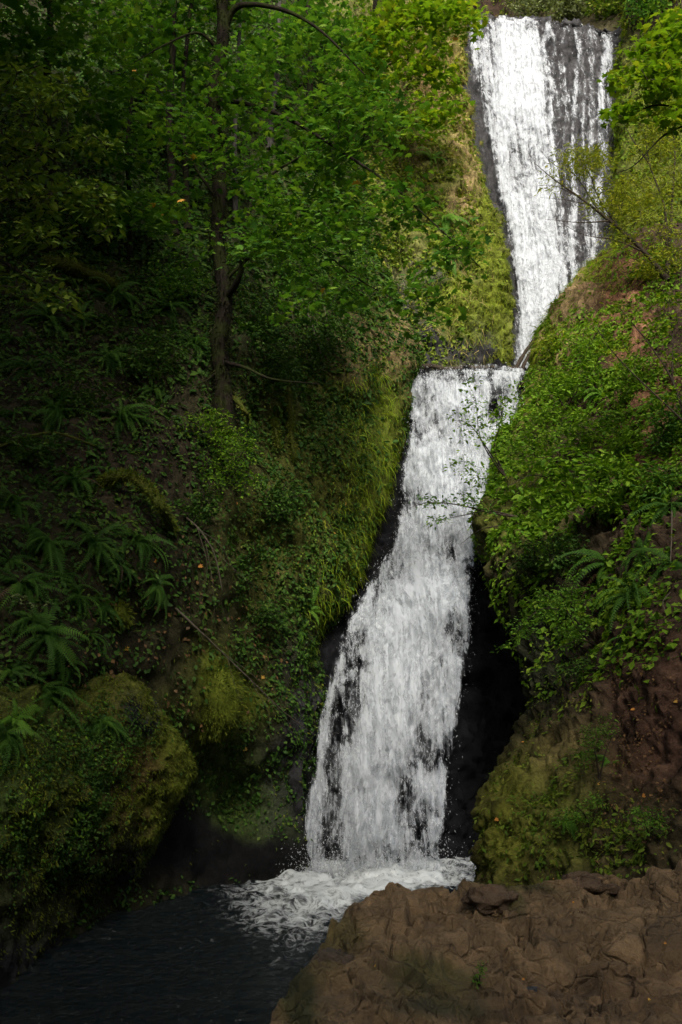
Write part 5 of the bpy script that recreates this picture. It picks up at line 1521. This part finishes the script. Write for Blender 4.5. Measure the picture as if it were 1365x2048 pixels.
LEAFM = []
for k in range(2):
    v_, f_, a_ = leaves(MAPLE, np.zeros((1, 3)), np.array([[0, 0, 1.0]]), np.array([[0, 1.0, 0]]), np.array([1.0]), np.array([.2 + .6 * k]))
    me = make_mesh('fallen_leaf', v_, f_, False, {'rnd': a_}); me.materials.append(M['autumn']); LEAFM.append(me)
for grp, lab, pts, s in (
    ('fallen leaves on the left slope', 'orange fallen maple leaf', [
        (252, 1300, 'right below the small round mossy boulder'), (427, 1225, 'above the upper end of the dead branch'), (400, 1135, 'under the tangle of thin dead twigs'), (525, 1357, 'beside the middle of the long dead branch'),
        (490, 1500, 'right of the big moss draped boulder'), (596, 1128, 'above the pale fern by the lower fall'), (670, 1068, 'in the rim grass left of the lower fall'), (690, 1010, 'highest in the rim grass by the lower fall'),
        (475, 1010, 'right of the rounded bright bush'), (355, 1298, 'left of the long dead branch'), (155, 1330, 'among the ferns above the near left rock'), (310, 1125, 'below the lower end of the arched mossy log')], .11),
    ('fallen leaves on the right bank', 'orange fallen leaf', [
        (1197, 1571, 'below the bushy herb on the mound'), (1352, 1407, 'on bare soil at the right edge'), (1265, 1423, 'on bare soil right of the mound top'), (1045, 1486, 'on the left shoulder of the mound'),
        (996, 1640, 'on golden moss at the left rim of the mound'), (1290, 1595, 'just above the leafy herb right of the mound')], .065),
    ('fallen leaves on the bedrock shelf', 'tiny yellow fallen leaf', [
        (755, 1935, 'on the left part of the bedrock shelf'), (1330, 1890, 'at the right edge of the bedrock shelf'), (1144, 1806, 'near the crest of the bedrock shelf'), (1047, 1962, 'above the dark wet stone on the shelf'),
        (1108, 1760, 'at the very back of the bedrock shelf'), (1295, 2004, 'low on the right of the bedrock shelf')], .022)):
    for u, v, where in pts:
        p, nr = ground(u, v)
        o = link('fallen_leaf', random.choice(LEAFM), None, loc=p + nr * .03)
        q = Vector(nrm(nr + rng.normal(size=3) * .25)).to_track_quat('Z', 'Y')
        o.rotation_euler = q.to_euler()
        o.scale = (s, s, s)
        tag(o, lab + ' ' + where, 'leaf', grp)

# ------------------------------------------------------------------ unseen slope and trees round the camera, added to shade the gorge
rows = []
for d, z in ((14, 2.0), (26, 9), (40, 20), (70, 40)):
    rows.append([('w', math.sin(R(a)) * d * 1.1, math.cos(R(a)) * d, z - (3.4 if d == 14 else 0)) for a in range(105, 256, 15)])
patch('rear_slope', rows, 60, 90, M['ground'], SOIL, (), rough=1.2, fine=.3, seed=131, freq=.2)  # slope out of view, put in to block light from behind


def add_shade_tree(label, base, h, r, n, crown_from=.35, lean=(0, 0), leaf=.55):
    """big unseen tree, added out of frame to cast shade into the gorge"""
    base = np.asarray(base, float)
    root = thing('shade_tree', label, 'tree', base, 'unseen shade trees round the gorge')
    top = base + np.array([lean[0], lean[1], h])
    p = smooth_path([base - UP * .5, base + (top - base) * .5 + rng.normal(size=3) * .3, top], 20)
    V, Q = tubes(p[None], np.linspace(.45, .06, 20)[None], 9)
    link('trunk', make_mesh('trunk', V - base, Q, True), M['bark'], root)
    k = n // 14
    t = crown_from + (1 - crown_from) * rng.random(k)
    rad = r * np.sin(np.pi * np.clip((t - crown_from) / (1 - crown_from), 0.03, 1) ** .7) ** .7 * np.sqrt(rng.random(k))
    a = rng.random(k) * 6.283
    c = base + (top - base) * t[:, None] + np.stack([np.cos(a) * rad, np.sin(a) * rad, rng.normal(size=k) * .4], -1)
    s = base + (top - base) * np.clip(t - .06, .1, 1)[:, None]
    m_ = np.linspace(0, 1, 5)[None, :, None]
    V, Q = tubes(s[:, None] * (1 - m_) + c[:, None] * m_, np.tile(np.linspace(.07, .015, 5), (k, 1)), 3)
    link('limbs', make_mesh('limbs', V - base, Q, True), M['bark'], root, kind='stuff')
    link('crown', leaf_mesh('crown', [spray_leaves(RHOMB, c, 14, 1.1, leaf)], base), M['maple'], root, kind='stuff')


for i, (x, y, z, h, r) in enumerate(((-20, -12, 5, 34, 5.5), (-11, -14, 4, 37, 5.5), (-3, -12, 3, 36, 5.5), (5, -14, 3.5, 38, 5.5), (13, -12, 4, 36, 5.5), (21, -13, 6, 34, 5.5),
                                     (-16, -22, 8, 36, 6), (-6, -23, 7, 38, 6), (4, -23, 7, 38, 6), (14, -22, 8, 37, 6), (27, -4, 8, 34, 6), (-26, -3, 9, 34, 6))):
    add_shade_tree('unseen tall leafy tree added behind the viewpoint to cast shade', (x, y, z), h, r, 2600, .18)
for x, y, h, r, lean in ((-13.5, 12, 26, 6.0, (5, 3)), (-15, 20, 24, 6.0, (6, 1)), (-19, 6, 28, 6, (5, 3)), (-18, 27, 24, 6, (6, -1)), (-11, 5, 24, 5.5, (4, 5)), (-16, 15, 22, 6, (9, 2)), (-22, 22, 24, 6, (9, 0))):
    zb = 9 + (y > 15) * 4
    add_shade_tree('unseen tall tree added on the left slope to shade the ferns', (x, y, zb), h, r, 3200, .45, lean)
for x, y, h, r, lean in ((17, 10, 26, 5, (-3, 0)), (21, 19, 26, 5, (-2, 0)), (22, 2, 28, 5.5, (-3, 0))):
    add_shade_tree('unseen tall tree added on the right slope to cast shade', (x, y, 8), h, r, 2600, .4, lean)

# ------------------------------------------------------------------ mist at the foot of the lower fall
MI, nt, out = new_mat('fine_mist')
tc = nt.nodes.new('ShaderNodeTexCoord')
ln = nd(nt, 'ShaderNodeVectorMath', _operation='LENGTH')
nt.links.new(tc.outputs['Object'], ln.inputs[0])
fall_off = nd(nt, 'ShaderNodeMapRange', _interpolation_type='SMOOTHSTEP')
fall_off.inputs[1].default_value = 1.0; fall_off.inputs[2].default_value = 0.1; fall_off.inputs[3].default_value = 0.0; fall_off.inputs[4].default_value = 1.0
nt.links.new(ln.outputs['Value'], fall_off.inputs[0])
nz = nd(nt, 'ShaderNodeTexNoise', Scale=2.4, Detail=3.0, Roughness=0.6)
nt.links.new(tc.outputs['Object'], nz.inputs[0])
mm = nd(nt, 'ShaderNodeMapRange'); mm.inputs[1].default_value = .38; mm.inputs[2].default_value = .66; mm.inputs[4].default_value = 4.5
nt.links.new(nz.outputs['Fac'], mm.inputs[0])
mu = nd(nt, 'ShaderNodeMath', _operation='MULTIPLY'); nt.links.new(fall_off.outputs[0], mu.inputs[0]); nt.links.new(mm.outputs[0], mu.inputs[1])
pv_ = nd(nt, 'ShaderNodeVolumePrincipled'); pv_.inputs['Color'].default_value = (.93, .95, .95, 1); pv_.inputs['Anisotropy'].default_value = 0.1
nt.links.new(mu.outputs[0], pv_.inputs['Density'])
nt.links.new(pv_.outputs[0], out.inputs['Volume'])
th = np.linspace(0.01, np.pi - .01, 14)[:, None]; ph = np.linspace(0, 2 * np.pi, 25)[None]
S = np.stack([np.sin(th) * np.cos(ph), np.sin(th) * np.sin(ph), np.cos(th) + 0 * ph], -1)
for lab, c, r in (('pale mist hanging over the foam at the foot of the lower fall', wz(745, 29.7, .6), (3.1, 1.5, 1.6)), ('soft burst of mist where the lower fall leaps off its ledge', at(860, 1215, 32.5), (1.3, .9, 1.3))):
    me = make_mesh('mist', S.reshape(-1, 3), grid_quads(14, 25), True)
    o = link('mist', me, MI, loc=c)
    o.scale = r
    tag(o, lab, 'mist', kind='stuff')
